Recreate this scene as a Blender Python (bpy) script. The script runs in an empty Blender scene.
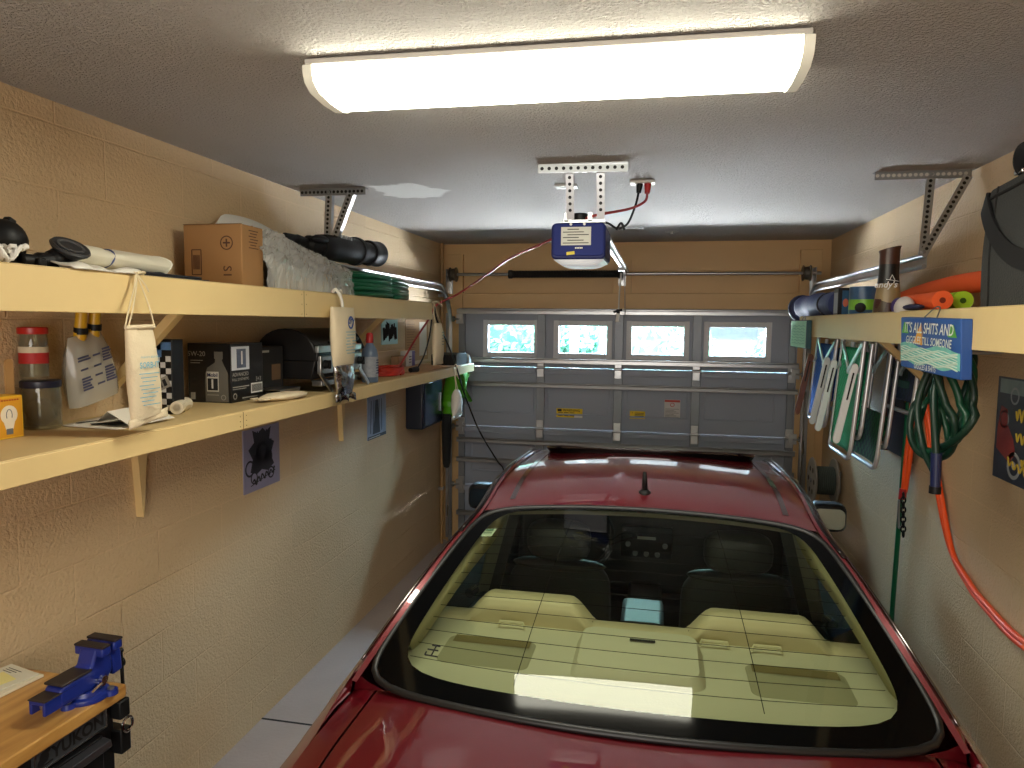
import bpy, bmesh, math, random
from mathutils import Vector, Matrix, Euler, noise
random.seed(4)
PI = math.pi
sc = bpy.context.scene
C = sc.collection

# ------------------------------------------------------------------ room measures (metres; x right, y towards the garage door)
XL, XR, YF, YB, H = -1.88, 1.32, 6.04, -1.3, 2.65
CAMZ = 1.9716

# ------------------------------------------------------------------ materials
def lin(c):
    return tuple((v / 255 / 12.92) if v / 255 <= .04045 else ((v / 255 + .055) / 1.055) ** 2.4 for v in c) + (1,)

MATS = {}
def mat(name, rgb, rough=.5, metal=0, coat=0, bump=0, bscale=40, vary=0, vscale=6, emit=0, spec=.5, alpha=1, sheen=0):
    if name in MATS: return MATS[name]
    m = bpy.data.materials.new(name); m.use_nodes = True
    nt = m.node_tree; p = nt.nodes['Principled BSDF']
    col = lin(rgb)
    p.inputs['Base Color'].default_value = col
    p.inputs['Roughness'].default_value = rough
    p.inputs['Metallic'].default_value = metal
    p.inputs['Coat Weight'].default_value = coat
    p.inputs['Specular IOR Level'].default_value = spec
    if emit:
        p.inputs['Emission Color'].default_value = col; p.inputs['Emission Strength'].default_value = emit
    if alpha < 1: p.inputs['Alpha'].default_value = alpha
    if bump or vary:
        tc = nt.nodes.new('ShaderNodeTexCoord')
    if vary:
        n = nt.nodes.new('ShaderNodeTexNoise'); n.inputs['Scale'].default_value = vscale; n.inputs['Detail'].default_value = 5
        nt.links.new(tc.outputs['Object'], n.inputs['Vector'])
        r = nt.nodes.new('ShaderNodeMapRange'); r.inputs['To Min'].default_value = 1 - vary; r.inputs['To Max'].default_value = 1 + vary
        nt.links.new(n.outputs['Fac'], r.inputs['Value'])
        v = nt.nodes.new('ShaderNodeVectorMath'); v.operation = 'SCALE'; v.inputs[0].default_value = col[:3]
        nt.links.new(r.outputs[0], v.inputs['Scale']); nt.links.new(v.outputs[0], p.inputs['Base Color'])
    if bump:
        n = nt.nodes.new('ShaderNodeTexNoise'); n.inputs['Scale'].default_value = bscale; n.inputs['Detail'].default_value = 4
        nt.links.new(tc.outputs['Object'], n.inputs['Vector'])
        b = nt.nodes.new('ShaderNodeBump'); b.inputs['Strength'].default_value = bump; b.inputs['Distance'].default_value = .01
        nt.links.new(n.outputs['Fac'], b.inputs['Height']); nt.links.new(b.outputs[0], p.inputs['Normal'])
    MATS[name] = m
    return m

def glass_mat(name, tint, refl=1.0, rough=0.0, ior=1.5, haze=0, hazecol=(255, 255, 255)):
    """thin clear sheet: lets light through tinted, mirrors by Fresnel, optional milky haze"""
    m = bpy.data.materials.new(name); m.use_nodes = True; nt = m.node_tree
    for n in list(nt.nodes): nt.nodes.remove(n)
    out = nt.nodes.new('ShaderNodeOutputMaterial')
    t = nt.nodes.new('ShaderNodeBsdfTransparent'); t.inputs[0].default_value = lin(tint)
    g = nt.nodes.new('ShaderNodeBsdfGlossy'); g.inputs['Roughness'].default_value = rough
    g.inputs['Color'].default_value = (refl, refl, refl, 1)
    f = nt.nodes.new('ShaderNodeFresnel'); ge = nt.nodes.new('ShaderNodeNewGeometry'); mr = nt.nodes.new('ShaderNodeMapRange')
    mr.inputs['To Min'].default_value = ior; mr.inputs['To Max'].default_value = 1 / ior      # same mirror strength from both sides of the sheet
    nt.links.new(ge.outputs['Backfacing'], mr.inputs['Value']); nt.links.new(mr.outputs[0], f.inputs['IOR'])
    mx = nt.nodes.new('ShaderNodeMixShader')
    nt.links.new(f.outputs[0], mx.inputs[0])
    src = t.outputs[0]
    if haze:
        d = nt.nodes.new('ShaderNodeBsdfDiffuse'); d.inputs[0].default_value = lin(hazecol)
        m2 = nt.nodes.new('ShaderNodeMixShader'); m2.inputs[0].default_value = haze
        nt.links.new(t.outputs[0], m2.inputs[1]); nt.links.new(d.outputs[0], m2.inputs[2]); src = m2.outputs[0]
    nt.links.new(src, mx.inputs[1]); nt.links.new(g.outputs[0], mx.inputs[2])
    nt.links.new(mx.outputs[0], out.inputs[0])
    MATS[name] = m
    return m

def block_wall_mat(name, axes, offs, rgb=(212, 184, 144)):
    """painted concrete block wall in running bond with stipple paint"""
    m = bpy.data.materials.new(name); m.use_nodes = True; nt = m.node_tree; p = nt.nodes['Principled BSDF']
    N = nt.nodes.new; L = nt.links.new
    geo = N('ShaderNodeNewGeometry'); sep = N('ShaderNodeSeparateXYZ'); L(geo.outputs['Position'], sep.inputs[0])
    cmb = N('ShaderNodeCombineXYZ')
    a = N('ShaderNodeMath'); a.inputs[1].default_value = offs[0]; L(sep.outputs[axes[0]], a.inputs[0]); L(a.outputs[0], cmb.inputs[0])
    b = N('ShaderNodeMath'); b.inputs[1].default_value = offs[1]; L(sep.outputs['Z'], b.inputs[0]); L(b.outputs[0], cmb.inputs[1])
    nz = N('ShaderNodeTexNoise'); nz.inputs['Scale'].default_value = 9; nz.inputs['Detail'].default_value = 3; L(geo.outputs['Position'], nz.inputs['Vector'])
    dist = N('ShaderNodeVectorMath'); dist.operation = 'SCALE'; dist.inputs['Scale'].default_value = .007; L(nz.outputs['Color'], dist.inputs[0])
    add = N('ShaderNodeVectorMath'); L(cmb.outputs[0], add.inputs[0]); L(dist.outputs[0], add.inputs[1])
    br = N('ShaderNodeTexBrick'); br.offset = .5; br.offset_frequency = 2; br.squash = 1
    br.inputs['Scale'].default_value = 1; br.inputs['Brick Width'].default_value = .4064; br.inputs['Row Height'].default_value = .2032
    br.inputs['Mortar Size'].default_value = .0042; br.inputs['Mortar Smooth'].default_value = .6; br.inputs['Bias'].default_value = 0
    L(add.outputs[0], br.inputs['Vector'])
    c = Vector(lin(rgb)[:3])
    br.inputs['Color1'].default_value = tuple(c) + (1,); br.inputs['Color2'].default_value = tuple(c * .96) + (1,); br.inputs['Mortar'].default_value = tuple(c * 1.05) + (1,)
    blot = N('ShaderNodeTexNoise'); blot.inputs['Scale'].default_value = 1.6; blot.inputs['Detail'].default_value = 6; L(geo.outputs['Position'], blot.inputs['Vector'])
    mr = N('ShaderNodeMapRange'); mr.inputs['To Min'].default_value = .9; mr.inputs['To Max'].default_value = 1.08; L(blot.outputs['Fac'], mr.inputs['Value'])
    vm = N('ShaderNodeVectorMath'); vm.operation = 'SCALE'; L(br.outputs['Color'], vm.inputs[0]); L(mr.outputs[0], vm.inputs['Scale'])
    L(vm.outputs[0], p.inputs['Base Color']); p.inputs['Roughness'].default_value = .62
    st = N('ShaderNodeTexNoise'); st.inputs['Scale'].default_value = 95; st.inputs['Detail'].default_value = 3; L(geo.outputs['Position'], st.inputs['Vector'])
    pz = N('ShaderNodeTexNoise'); pz.inputs['Scale'].default_value = 1.3; L(geo.outputs['Position'], pz.inputs['Vector'])
    pr_ = N('ShaderNodeMapRange'); pr_.inputs['From Min'].default_value = .42; pr_.inputs['From Max'].default_value = .6; L(pz.outputs['Fac'], pr_.inputs['Value'])
    jm = N('ShaderNodeMath'); jm.operation = 'MULTIPLY'; L(br.outputs['Fac'], jm.inputs[0]); L(pr_.outputs[0], jm.inputs[1])
    mu = N('ShaderNodeMath'); mu.operation = 'MULTIPLY_ADD'; mu.inputs[1].default_value = -1.1
    L(jm.outputs[0], mu.inputs[0]); L(st.outputs['Fac'], mu.inputs[2])
    bp = N('ShaderNodeBump'); bp.inputs['Strength'].default_value = .8; bp.inputs['Distance'].default_value = .007
    L(mu.outputs[0], bp.inputs['Height']); L(bp.outputs[0], p.inputs['Normal'])
    return m

def ceiling_mat():
    m = bpy.data.materials.new('knockdown_ceiling'); m.use_nodes = True; nt = m.node_tree; p = nt.nodes['Principled BSDF']
    N = nt.nodes.new; L = nt.links.new
    geo = N('ShaderNodeNewGeometry')
    v = N('ShaderNodeTexNoise'); v.inputs['Scale'].default_value = 105; v.inputs['Detail'].default_value = 3; v.inputs['Roughness'].default_value = .6; L(geo.outputs['Position'], v.inputs['Vector'])
    r = N('ShaderNodeMapRange'); r.inputs['From Min'].default_value = .4; r.inputs['From Max'].default_value = .62; L(v.outputs['Fac'], r.inputs['Value'])
    bp = N('ShaderNodeBump'); bp.inputs['Strength'].default_value = 1; bp.inputs['Distance'].default_value = .012
    # a smooth repaired patch beside the left bracket
    d = N('ShaderNodeVectorMath'); d.operation = 'SUBTRACT'; d.inputs[1].default_value = (-1.28, 3.6, 2.65); L(geo.outputs['Position'], d.inputs[0])
    sx = N('ShaderNodeVectorMath'); sx.operation = 'MULTIPLY'; sx.inputs[1].default_value = (4.0, 4.2, 1); L(d.outputs[0], sx.inputs[0])
    pn = N('ShaderNodeTexNoise'); pn.inputs['Scale'].default_value = 7; L(geo.outputs['Position'], pn.inputs['Vector'])
    ln = N('ShaderNodeVectorMath'); ln.operation = 'LENGTH'; L(sx.outputs[0], ln.inputs[0])
    su = N('ShaderNodeMath'); su.operation = 'ADD'; L(ln.outputs['Value'], su.inputs[0]); L(pn.outputs['Fac'], su.inputs[1])
    ms = N('ShaderNodeMapRange'); ms.inputs['From Min'].default_value = 1.25; ms.inputs['From Max'].default_value = 1.35; ms.inputs['To Min'].default_value = 1; ms.inputs['To Max'].default_value = 0; L(su.outputs[0], ms.inputs['Value'])
    mh = N('ShaderNodeMix'); L(ms.outputs[0], mh.inputs[0]); L(r.outputs[0], mh.inputs[2]); mh.inputs[3].default_value = .5
    L(mh.outputs[0], bp.inputs['Height']); L(bp.outputs[0], p.inputs['Normal'])
    mc = N('ShaderNodeMix'); mc.data_type = 'RGBA'; L(ms.outputs[0], mc.inputs[0]); mc.inputs[6].default_value = lin((202, 196, 190)); mc.inputs[7].default_value = lin((222, 220, 214))
    L(mc.outputs[2], p.inputs['Base Color']); p.inputs['Roughness'].default_value = .85
    return m

def floor_mat():
    m = mat('worn_concrete', (170, 158, 154), .55, bump=.25, bscale=60, vary=.18, vscale=2.5)
    return m

def wood_mat(name, c1, c2, scale=(1, 12, 12), rough=.4, coat=0):
    m = bpy.data.materials.new(name); m.use_nodes = True; nt = m.node_tree; p = nt.nodes['Principled BSDF']
    N = nt.nodes.new; L = nt.links.new
    tc = N('ShaderNodeTexCoord'); mp = N('ShaderNodeMapping'); mp.inputs['Scale'].default_value = scale; L(tc.outputs['Object'], mp.inputs[0])
    n = N('ShaderNodeTexNoise'); n.inputs['Scale'].default_value = 2.2; n.inputs['Detail'].default_value = 7; n.inputs['Distortion'].default_value = .8; L(mp.outputs[0], n.inputs['Vector'])
    cr = N('ShaderNodeValToRGB'); cr.color_ramp.elements[0].color = lin(c1); cr.color_ramp.elements[1].color = lin(c2)
    cr.color_ramp.elements[0].position = .32; cr.color_ramp.elements[1].position = .68
    L(n.outputs['Fac'], cr.inputs[0]); L(cr.outputs[0], p.inputs['Base Color']); p.inputs['Roughness'].default_value = rough; p.inputs['Coat Weight'].default_value = coat
    return m

def weave_mat(name, c1, c2, scale):
    m = bpy.data.materials.new(name); m.use_nodes = True; nt = m.node_tree; p = nt.nodes['Principled BSDF']
    N = nt.nodes.new; L = nt.links.new
    tc = N('ShaderNodeTexCoord'); k = N('ShaderNodeTexChecker'); k.inputs['Scale'].default_value = scale
    k.inputs['Color1'].default_value = lin(c1); k.inputs['Color2'].default_value = lin(c2)
    L(tc.outputs['Object'], k.inputs['Vector']); L(k.outputs['Color'], p.inputs['Base Color']); p.inputs['Roughness'].default_value = .6
    return m

# ------------------------------------------------------------------ mesh builder
ORIG = {}
class MB:
    def __init__(s): s.v = []; s.f = []; s.T = Matrix.Identity(4)
    def add(s, vs, fs):
        o = len(s.v); s.v += [s.T @ Vector(p) for p in vs]; s.f += [tuple(i + o for i in f) for f in fs]
    def box(s, a, b):
        (x0, y0, z0), (x1, y1, z1) = a, b
        s.add([(x0, y0, z0), (x1, y0, z0), (x1, y1, z0), (x0, y1, z0), (x0, y0, z1), (x1, y0, z1), (x1, y1, z1), (x0, y1, z1)],
              [(0, 3, 2, 1), (4, 5, 6, 7), (0, 1, 5, 4), (1, 2, 6, 5), (2, 3, 7, 6), (3, 0, 4, 7)]); return s
    def cbox(s, c, d, M=None):
        keep = s.T
        s.T = s.T @ Matrix.Translation(c) @ (M.to_4x4() if M else Matrix.Identity(4))
        s.box((-d[0] / 2, -d[1] / 2, -d[2] / 2), (d[0] / 2, d[1] / 2, d[2] / 2)); s.T = keep; return s
    def bar(s, p, q, w, t, up=(0, 0, 1)):
        """rectangular bar p->q, w along side, t along up"""
        p, q = Vector(p), Vector(q); d = (q - p); l = d.length; d.normalize(); up = Vector(up)
        sd = d.cross(up)
        if sd.length < 1e-4: sd = d.cross(Vector((1, 0, 0)))
        sd.normalize(); u = sd.cross(d)
        vs = [];
        for e in (p, q):
            for a, b in ((-1, -1), (1, -1), (1, 1), (-1, 1)): vs.append(e + sd * a * w / 2 + u * b * t / 2)
        s.add(vs, [(0, 3, 2, 1), (4, 5, 6, 7), (0, 1, 5, 4), (1, 2, 6, 5), (2, 3, 7, 6), (3, 0, 4, 7)]); return s
    def tube(s, pts, r, n=8, closed=False, flat=1.0):
        P = [Vector(p) for p in pts]; m = len(P); vs = []; prev = None
        for i, p in enumerate(P):
            if closed: d = P[(i + 1) % m] - P[i - 1]
            else: d = P[min(i + 1, m - 1)] - P[max(i - 1, 0)]
            if d.length < 1e-9: d = Vector((0, 0, 1))
            d.normalize()
            if prev is None:
                a = Vector((0, 0, 1)) if abs(d.z) < .9 else Vector((1, 0, 0))
            else: a = prev
            x = a - d * a.dot(d)
            if x.length < 1e-6: x = d.orthogonal()
            x.normalize(); prev = x; y = d.cross(x)
            rr = r[i] if isinstance(r, (list, tuple)) else r
            for k in range(n):
                t = 2 * PI * k / n; vs.append(p + x * rr * math.cos(t) * flat + y * rr * math.sin(t))
        fs = []
        for i in range(m if closed else m - 1):
            j = (i + 1) % m
            for k in range(n):
                l = (k + 1) % n; fs.append((i * n + k, i * n + l, j * n + l, j * n + k))
        if not closed: fs += [tuple(range(n))[::-1], tuple((m - 1) * n + k for k in range(n))]
        s.add(vs, fs); return s
    def cyl(s, p, q, r, r2=None, n=20):
        return s.tube([p, q], [r, r if r2 is None else r2], n)
    def lathe(s, prof, c=(0, 0, 0), axis='Z', n=24, closed=False):
        """prof [(r, h)...] about an axis through c"""
        vs = []
        for r, h in prof:
            for k in range(n):
                t = 2 * PI * k / n; a, b = r * math.cos(t), r * math.sin(t)
                q = (a, b, h) if axis == 'Z' else ((a, h, b) if axis == 'Y' else (h, a, b))
                vs.append(Vector(q) + Vector(c))
        fs = []; m = len(prof)
        for i in range(m if closed else m - 1):
            j = (i + 1) % m
            for k in range(n):
                l = (k + 1) % n; fs.append((i * n + k, i * n + l, j * n + l, j * n + k))
        if not closed:
            if prof[0][0] > 1e-5: fs.append(tuple(range(n))[::-1])
            if prof[-1][0] > 1e-5: fs.append(tuple((m - 1) * n + k for k in range(n)))
        s.add(vs, fs); return s
    def prism(s, poly, o, ax, ay, depth):
        """2-D outline in the plane o + u*ax + v*ay, pulled along ax x ay by depth"""
        o, ax, ay = Vector(o), Vector(ax), Vector(ay); nrm = ax.cross(ay).normalized()
        n = len(poly); vs = [o + ax * u + ay * v for u, v in poly] + [o + ax * u + ay * v + nrm * depth for u, v in poly]
        fs = [tuple(range(n))[::-1], tuple(range(n, 2 * n))] + [(i, (i + 1) % n, n + (i + 1) % n, n + i) for i in range(n)]
        s.add(vs, fs); return s
    def grid(s, fn, nu, nv, flip=False):
        vs = [fn(i / nu, j / nv) for j in range(nv + 1) for i in range(nu + 1)]
        fs = []
        for j in range(nv):
            for i in range(nu):
                a = j * (nu + 1) + i; q = (a, a + 1, a + nu + 2, a + nu + 1); fs.append(q[::-1] if flip else q)
        s.add(vs, fs); return s
    def ball(s, c, r, n=16, m=10, fn=None):
        vs = []; fs = []
        r = r if isinstance(r, (tuple, list)) else (r, r, r)
        for j in range(m + 1):
            ph = PI * j / m
            for i in range(n):
                th = 2 * PI * i / n; d = Vector((math.sin(ph) * math.cos(th), math.sin(ph) * math.sin(th), math.cos(ph)))
                k = fn(d) if fn else 1
                vs.append(Vector(c) + Vector((d.x * r[0], d.y * r[1], d.z * r[2])) * k)
        for j in range(m):
            for i in range(n):
                k = (i + 1) % n; fs.append((j * n + i, (j + 1) * n + i, (j + 1) * n + k, j * n + k))
        s.add(vs, fs); return s
    def text(s, body, o, ax, ay, size, align='CENTER', depth=.0006, shear=0, bold=0):
        cu = bpy.data.curves.new('t', 'FONT'); cu.body = body; cu.size = 1; cu.align_x = align; cu.align_y = 'CENTER'; cu.extrude = 0; cu.resolution_u = 3
        cu.shear = shear; cu.offset = bold
        ob = bpy.data.objects.new('t', cu); C.objects.link(ob)
        dg = bpy.context.evaluated_depsgraph_get(); me = bpy.data.meshes.new_from_object(ob.evaluated_get(dg))
        o, ax, ay = Vector(o), Vector(ax).normalized(), Vector(ay).normalized(); nn = ax.cross(ay)
        s.add([o + (ax * v.co.x + ay * v.co.y) * size + nn * depth for v in me.vertices], [tuple(p.vertices) for p in me.polygons])
        bpy.data.objects.remove(ob); bpy.data.curves.remove(cu); bpy.data.meshes.remove(me); return s
    def build(s, name, m, parent=None, bevel=0, smooth=True, subsurf=0, angle=38, solid=0, weld=False, label=None, kind=None):
        me = bpy.data.meshes.new(name)
        org = ORIG[parent.name] if parent is not None else Vector((0, 0, 0))
        if parent is None and s.v:
            xs = [p.x for p in s.v]; ys = [p.y for p in s.v]; zs = [p.z for p in s.v]
            org = Vector(((min(xs) + max(xs)) / 2, (min(ys) + max(ys)) / 2, min(zs)))
        me.from_pydata([p - org for p in s.v], [], s.f)
        if weld:
            bm = bmesh.new(); bm.from_mesh(me); bmesh.ops.remove_doubles(bm, verts=bm.verts, dist=1e-4); bmesh.ops.recalc_face_normals(bm, faces=bm.faces); bm.to_mesh(me); bm.free()
        me.materials.append(m)
        if smooth:
            for p in me.polygons: p.use_smooth = True
            if angle < 180: me.set_sharp_from_angle(angle=math.radians(angle))
        o = bpy.data.objects.new(name, me); C.objects.link(o)
        if parent is not None: o.parent = parent
        else: o.location = org
        ORIG[o.name] = org
        if bevel:
            b = o.modifiers.new('edge', 'BEVEL'); b.width = bevel; b.segments = 2; b.limit_method = 'ANGLE'; b.angle_limit = math.radians(40)
        if solid:
            b = o.modifiers.new('thick', 'SOLIDIFY'); b.thickness = solid
        if subsurf:
            b = o.modifiers.new('sub', 'SUBSURF'); b.levels = subsurf; b.render_levels = subsurf
        if label: o['label'] = label
        if kind: o['kind'] = kind
        return o

def tag(o, label, cat, group=None, kind=None):
    o['label'] = label; o['category'] = cat
    if group: o['group'] = group
    if kind: o['kind'] = kind
    return o
def thing(name, label, cat, loc, group=None):
    o = bpy.data.objects.new(name, None); C.objects.link(o); o.location = loc; o.empty_display_size = .1
    ORIG[o.name] = Vector(loc)
    return tag(o, label, cat, group)
def spline(pts, n=8):
    """Catmull-Rom through 3-D points"""
    P = [Vector(p) for p in pts]; out = []
    for i in range(len(P) - 1):
        a, b, c, d = P[max(i - 1, 0)], P[i], P[i + 1], P[min(i + 2, len(P) - 1)]
        for k in range(n):
            t = k / n; out.append(.5 * ((2 * b) + (c - a) * t + (2 * a - 5 * b + 4 * c - d) * t * t + (3 * b - a - 3 * c + d) * t ** 3))
    out.append(P[-1]); return out
def lerp(a, b, t): return a + (b - a) * t
def rotz(d): return Matrix.Rotation(math.radians(d), 3, 'Z')
def frame(loc, rz=0, rx=0, ry=0):
    return Matrix.Translation(loc) @ Euler((math.radians(rx), math.radians(ry), math.radians(rz))).to_matrix().to_4x4()
def rrect(w, h, r, n=4):
    pts = []
    for cx, cy, a0 in ((w / 2 - r, h / 2 - r, 0), (-w / 2 + r, h / 2 - r, 90), (-w / 2 + r, -h / 2 + r, 180), (w / 2 - r, -h / 2 + r, 270)):
        for k in range(n + 1):
            a = math.radians(a0 + 90 * k / n); pts.append((cx + r * math.cos(a), cy + r * math.sin(a)))
    return pts
# ------------------------------------------------------------------ shared materials
TAN = (212, 174, 122)
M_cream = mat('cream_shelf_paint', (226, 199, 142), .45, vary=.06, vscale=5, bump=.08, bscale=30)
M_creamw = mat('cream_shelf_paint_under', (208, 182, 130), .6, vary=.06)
M_tanwood = mat('tan_painted_wood', TAN, .5, vary=.05)
M_door = mat('grey_door_paint', (150, 157, 172), .42, vary=.03)
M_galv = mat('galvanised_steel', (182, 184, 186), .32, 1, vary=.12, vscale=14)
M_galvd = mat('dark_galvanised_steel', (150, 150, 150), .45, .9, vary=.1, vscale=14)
M_chrome = mat('chrome', (225, 225, 228), .08, 1)
M_steel = mat('brushed_stainless', (190, 190, 188), .28, 1)
M_hole = mat('dark_hole', (22, 22, 22), .8)
M_black = mat('black_plastic', (16, 16, 17), .5, spec=.3)
M_blackm = mat('matt_black', (14, 14, 15), .75)
M_white = mat('white_plastic', (232, 230, 224), .4)
M_offw = mat('offwhite_paint', (214, 212, 204), .5)
M_paper = mat('white_paper', (226, 220, 206), .8)
M_navy = mat('navy_plastic', (16, 26, 84), .5, spec=.25)
M_red = mat('red_plastic', (168, 26, 26), .4)
M_yellow = mat('yellow_label', (236, 200, 20), .55)
M_label = mat('pale_label', (205, 205, 196), .6)
M_ink = mat('dark_ink', (28, 28, 30), .8)
M_green = mat('green_rubber', (12, 66, 44), .4)
M_greend = mat('dark_green_rubber', (10, 44, 32), .4)
M_orange = mat('orange_rubber', (238, 84, 26), .42)
M_foam_o = mat('orange_foam', (240, 96, 40), .75)
M_foam_g = mat('lime_foam', (170, 214, 40), .75)
M_cardb = mat('brown_cardboard', (158, 118, 74), .8, vary=.05)
M_cloth = mat('cream_cotton', (224, 208, 176), .85, bump=.25, bscale=120)
M_pane = glass_mat('clear_window_pane', (245, 250, 250), ior=1.45)
M_jar = glass_mat('jar_glass', (226, 226, 214), ior=1.45, haze=.08, hazecol=(220, 215, 200))
M_clear = glass_mat('clear_film', (236, 236, 232), ior=1.6, rough=.06, haze=.32, hazecol=(240, 239, 235))
M_milky = glass_mat('milky_film', (220, 220, 214), ior=1.4, rough=.15, haze=.45, hazecol=(214, 210, 198))

# ------------------------------------------------------------------ the setting
def struct(name, mb, m, label, cat, **kw):
    o = mb.build(name, m, None, **kw); return tag(o, label, cat, kind='structure')
M_wl = block_wall_mat('block_wall_left_paint', ('Y', 'Z'), (.4064 * 12 - 2.167, 5 * .2032 - 1.161 + .8128))
M_wr = block_wall_mat('block_wall_right_paint', ('Y', 'Z'), (.4064 * 12 - 2.3, .2032 * 8 - .03))
M_wf = block_wall_mat('block_wall_front_paint', ('X', 'Z'), (4.064, .2032 * 8))
struct('floor', MB().box((XL - .2, YB - .2, -.12), (XR + .2, YF + .2, 0)), floor_mat(), 'bare grey concrete garage floor beside the car', 'floor', smooth=False)
struct('ceiling', MB().box((XL - .2, YB - .2, H), (XR + .2, YF + .2, H + .12)), ceiling_mat(), 'grey textured garage ceiling with a smooth repaired patch', 'ceiling', smooth=False)
struct('wall_left', MB().box((XL - .2, YB - .2, 0), (XL, YF + .2, H)), M_wl, 'tan painted concrete block wall behind the two long shelves', 'wall', smooth=False)
struct('wall_right', MB().box((XR, YB - .2, 0), (XR + .2, YF + .2, H)), M_wr, 'tan painted concrete block wall beside the hanging hoses', 'wall', smooth=False)
struct('wall_back', MB().box((XL, YB - .2, 0), (XR, YB, H)), mat('back_wall_paint', (205, 170, 118), .6), 'tan wall behind the camera', 'wall', smooth=False)
DX0, DX1, DTOP = -1.72, 1.09, 2.12
wf = MB(); wf.box((XL, YF + .038, DTOP - .03), (XR, YF + .2, H)); wf.box((XL, YF + .038, 0), (DX0 + .04, YF + .2, DTOP - .03)); wf.box((DX1 - .04, YF + .038, 0), (XR, YF + .2, DTOP))
struct('wall_front', wf, M_tanwood, 'tan wall around and above the garage door', 'wall', smooth=False)
struct('trim_1', MB().box((-1.684, YF, 2.095), (1.084, YF + .045, 2.225)), M_tanwood, 'tan header board just above the garage door', 'trim', bevel=.003)
struct('trim_2', MB().box((-1.83, YF, 0), (-1.685, YF + .045, 2.56)), M_tanwood, 'tan vertical jamb board at the left of the garage door', 'trim', bevel=.003)
struct('trim_3', MB().box((1.085, YF, 0), (1.25, YF + .045, 2.57)), M_tanwood, 'tan vertical jamb board at the right of the garage door', 'trim', bevel=.003)
struct('trim_4', MB().box((-.385, YF, 2.225), (-.235, YF + .045, 2.5)), M_tanwood, 'short tan block under the middle bearing of the spring shaft', 'trim', bevel=.003)
# expansion joint in the slab and a thin wall foot line
struct('trim_5', MB().box((XL, 3.055, 0), (XR, 3.067, .0012)), M_hole, 'dark joint line across the concrete floor', 'trim', smooth=False)

# ------------------------------------------------------------------ sectional garage door (structure) with its panes
gd = thing('door_1', 'grey sectional garage door with four small windows and steel struts', 'garage door', (-.315, YF, 0)); gd['kind'] = 'structure'
WZ0, WZ1 = 1.695, 1.972
WX = [(-1.475, -1.025), (-.858, -.405), (-.242, .226), (.385, .868)]
SEC = [(1.592, 2.094), (1.065, 1.588), (.54, 1.061), (.0, .536)]
y0, y1 = YF - .002, YF + .04
def section(z0, z1, holes):
    mb = MB(); xs = [DX0, DX1]
    if holes:
        mb.box((DX0, y0, z0), (DX1, y1, WZ0 - .0)); mb.box((DX0, y0, WZ1), (DX1, y1, z1))
        e = DX0
        for a, b in WX: mb.box((e, y0, WZ0), (a, y1, WZ1)); e = b
        mb.box((e, y0, WZ0), (DX1, y1, WZ1))
    else: mb.box((DX0, y0, z0), (DX1, y1, z1))
    return mb
for i, (a, b) in enumerate(SEC):
    sp = section(a, b, i == 0).build('door_section', M_door, gd, smooth=False)
    if i:      # pressed rectangles
        e = MB()
        for xa, xb in ((-1.60, -1.05), (-.92, -.40), (-.25, .245), (.385, .93)):
            za, zb = a + .125, b - .15
            for (p, q) in (((xa, za), (xb, za)), ((xb, za), (xb, zb)), ((xb, zb), (xa, zb)), ((xa, zb), (xa, za))):
                e.bar((p[0], y0, p[1]), (q[0], y0, q[1]), .014, .010, (0, 1, 0))
        e.build('panel_edge', M_door, sp, bevel=.003)
        lg = MB(); 
        for xa, xb in ((-1.66, -1.03), (-.95, -.37), (-.285, .27), (.355, 1.0)): lg.box((xa, y0 - .028, b - .022), (xb, y0, b - .006)); lg.box((xa, y0 - .028, b - .05), (xb, y0 - .022, b - .02))
        lg.build('section_lip', M_door, sp, bevel=.002)
for a, b in WX:
    fr = MB()
    for x in (a, b): fr.box((x - .022, y0 - .012, WZ0 - .024), (x + .022, y1 + .01, WZ1 + .024))
    for z in (WZ0, WZ1): fr.box((a + .0221, y0 - .0118, z - .022), (b - .0221, y1 + .0098, z + .022))
    f = fr.build('window_frame', mat('pale_window_frame', (214, 216, 220), .4), gd, bevel=.003)
    MB().box((a + .015, YF + .018, WZ0 + .015), (b - .015, YF + .0185, WZ1 - .015)).build('window_pane', M_pane, f, smooth=False)
for i, x in enumerate((-1.685, -.985, -.325, .31, 1.05)):
    st = MB(); w = .072 if i in (1, 2, 3) else .055
    st.box((x - w / 2, y0 - .022, .02), (x + w / 2, y0, 2.07)); s_ = st.build('stile', mat('stile_steel', (128, 132, 138), .45, .6, vary=.1, vscale=14), gd, bevel=.003)
    h = MB()
    for a, b in SEC[1:]:
        h.box((x - .028, y0 - .034, b - .075), (x + .028, y0 - .020, b + .075)); h.cyl((x - .035, y0 - .036, b + .002), (x + .035, y0 - .036, b + .002), .011, n=10)
    h.build('hinge', M_galv, s_, bevel=.002)
for z, w in ((2.075, .05), (1.66, .05), (1.452, .05), (.955, .045), (.78, .04), (.3, .05)):
    st = MB(); st.box((DX0, y0 - .07, z - .004), (DX1 + .005, y0 - .02, z + .004)); st.box((DX0, y0 - .07, z - .03), (DX1 + .005, y0 - .066, z + .004))
    st.box((DX0, y0 - .07, z + .004), (DX1 + .005, y0 - .062, z + .012))
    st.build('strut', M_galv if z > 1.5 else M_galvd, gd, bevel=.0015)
rl = MB()
for x, sgn in ((-1.70, -1), (1.075, 1)):
    for z in (2.0, 1.585, 1.06, .54):
        rl.box((x - .03, y0 - .05, z - .04), (x + .03, y0 - .022, z + .04)); rl.cyl((x, y0 - .055, z), (x + sgn * .055, y0 - .055, z), .008, n=8); rl.cyl((x + sgn * .045, y0 - .055, z), (x + sgn * .065, y0 - .055, z), .022, n=12)
rl.build('roller_bracket', M_galv, gd)
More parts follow.
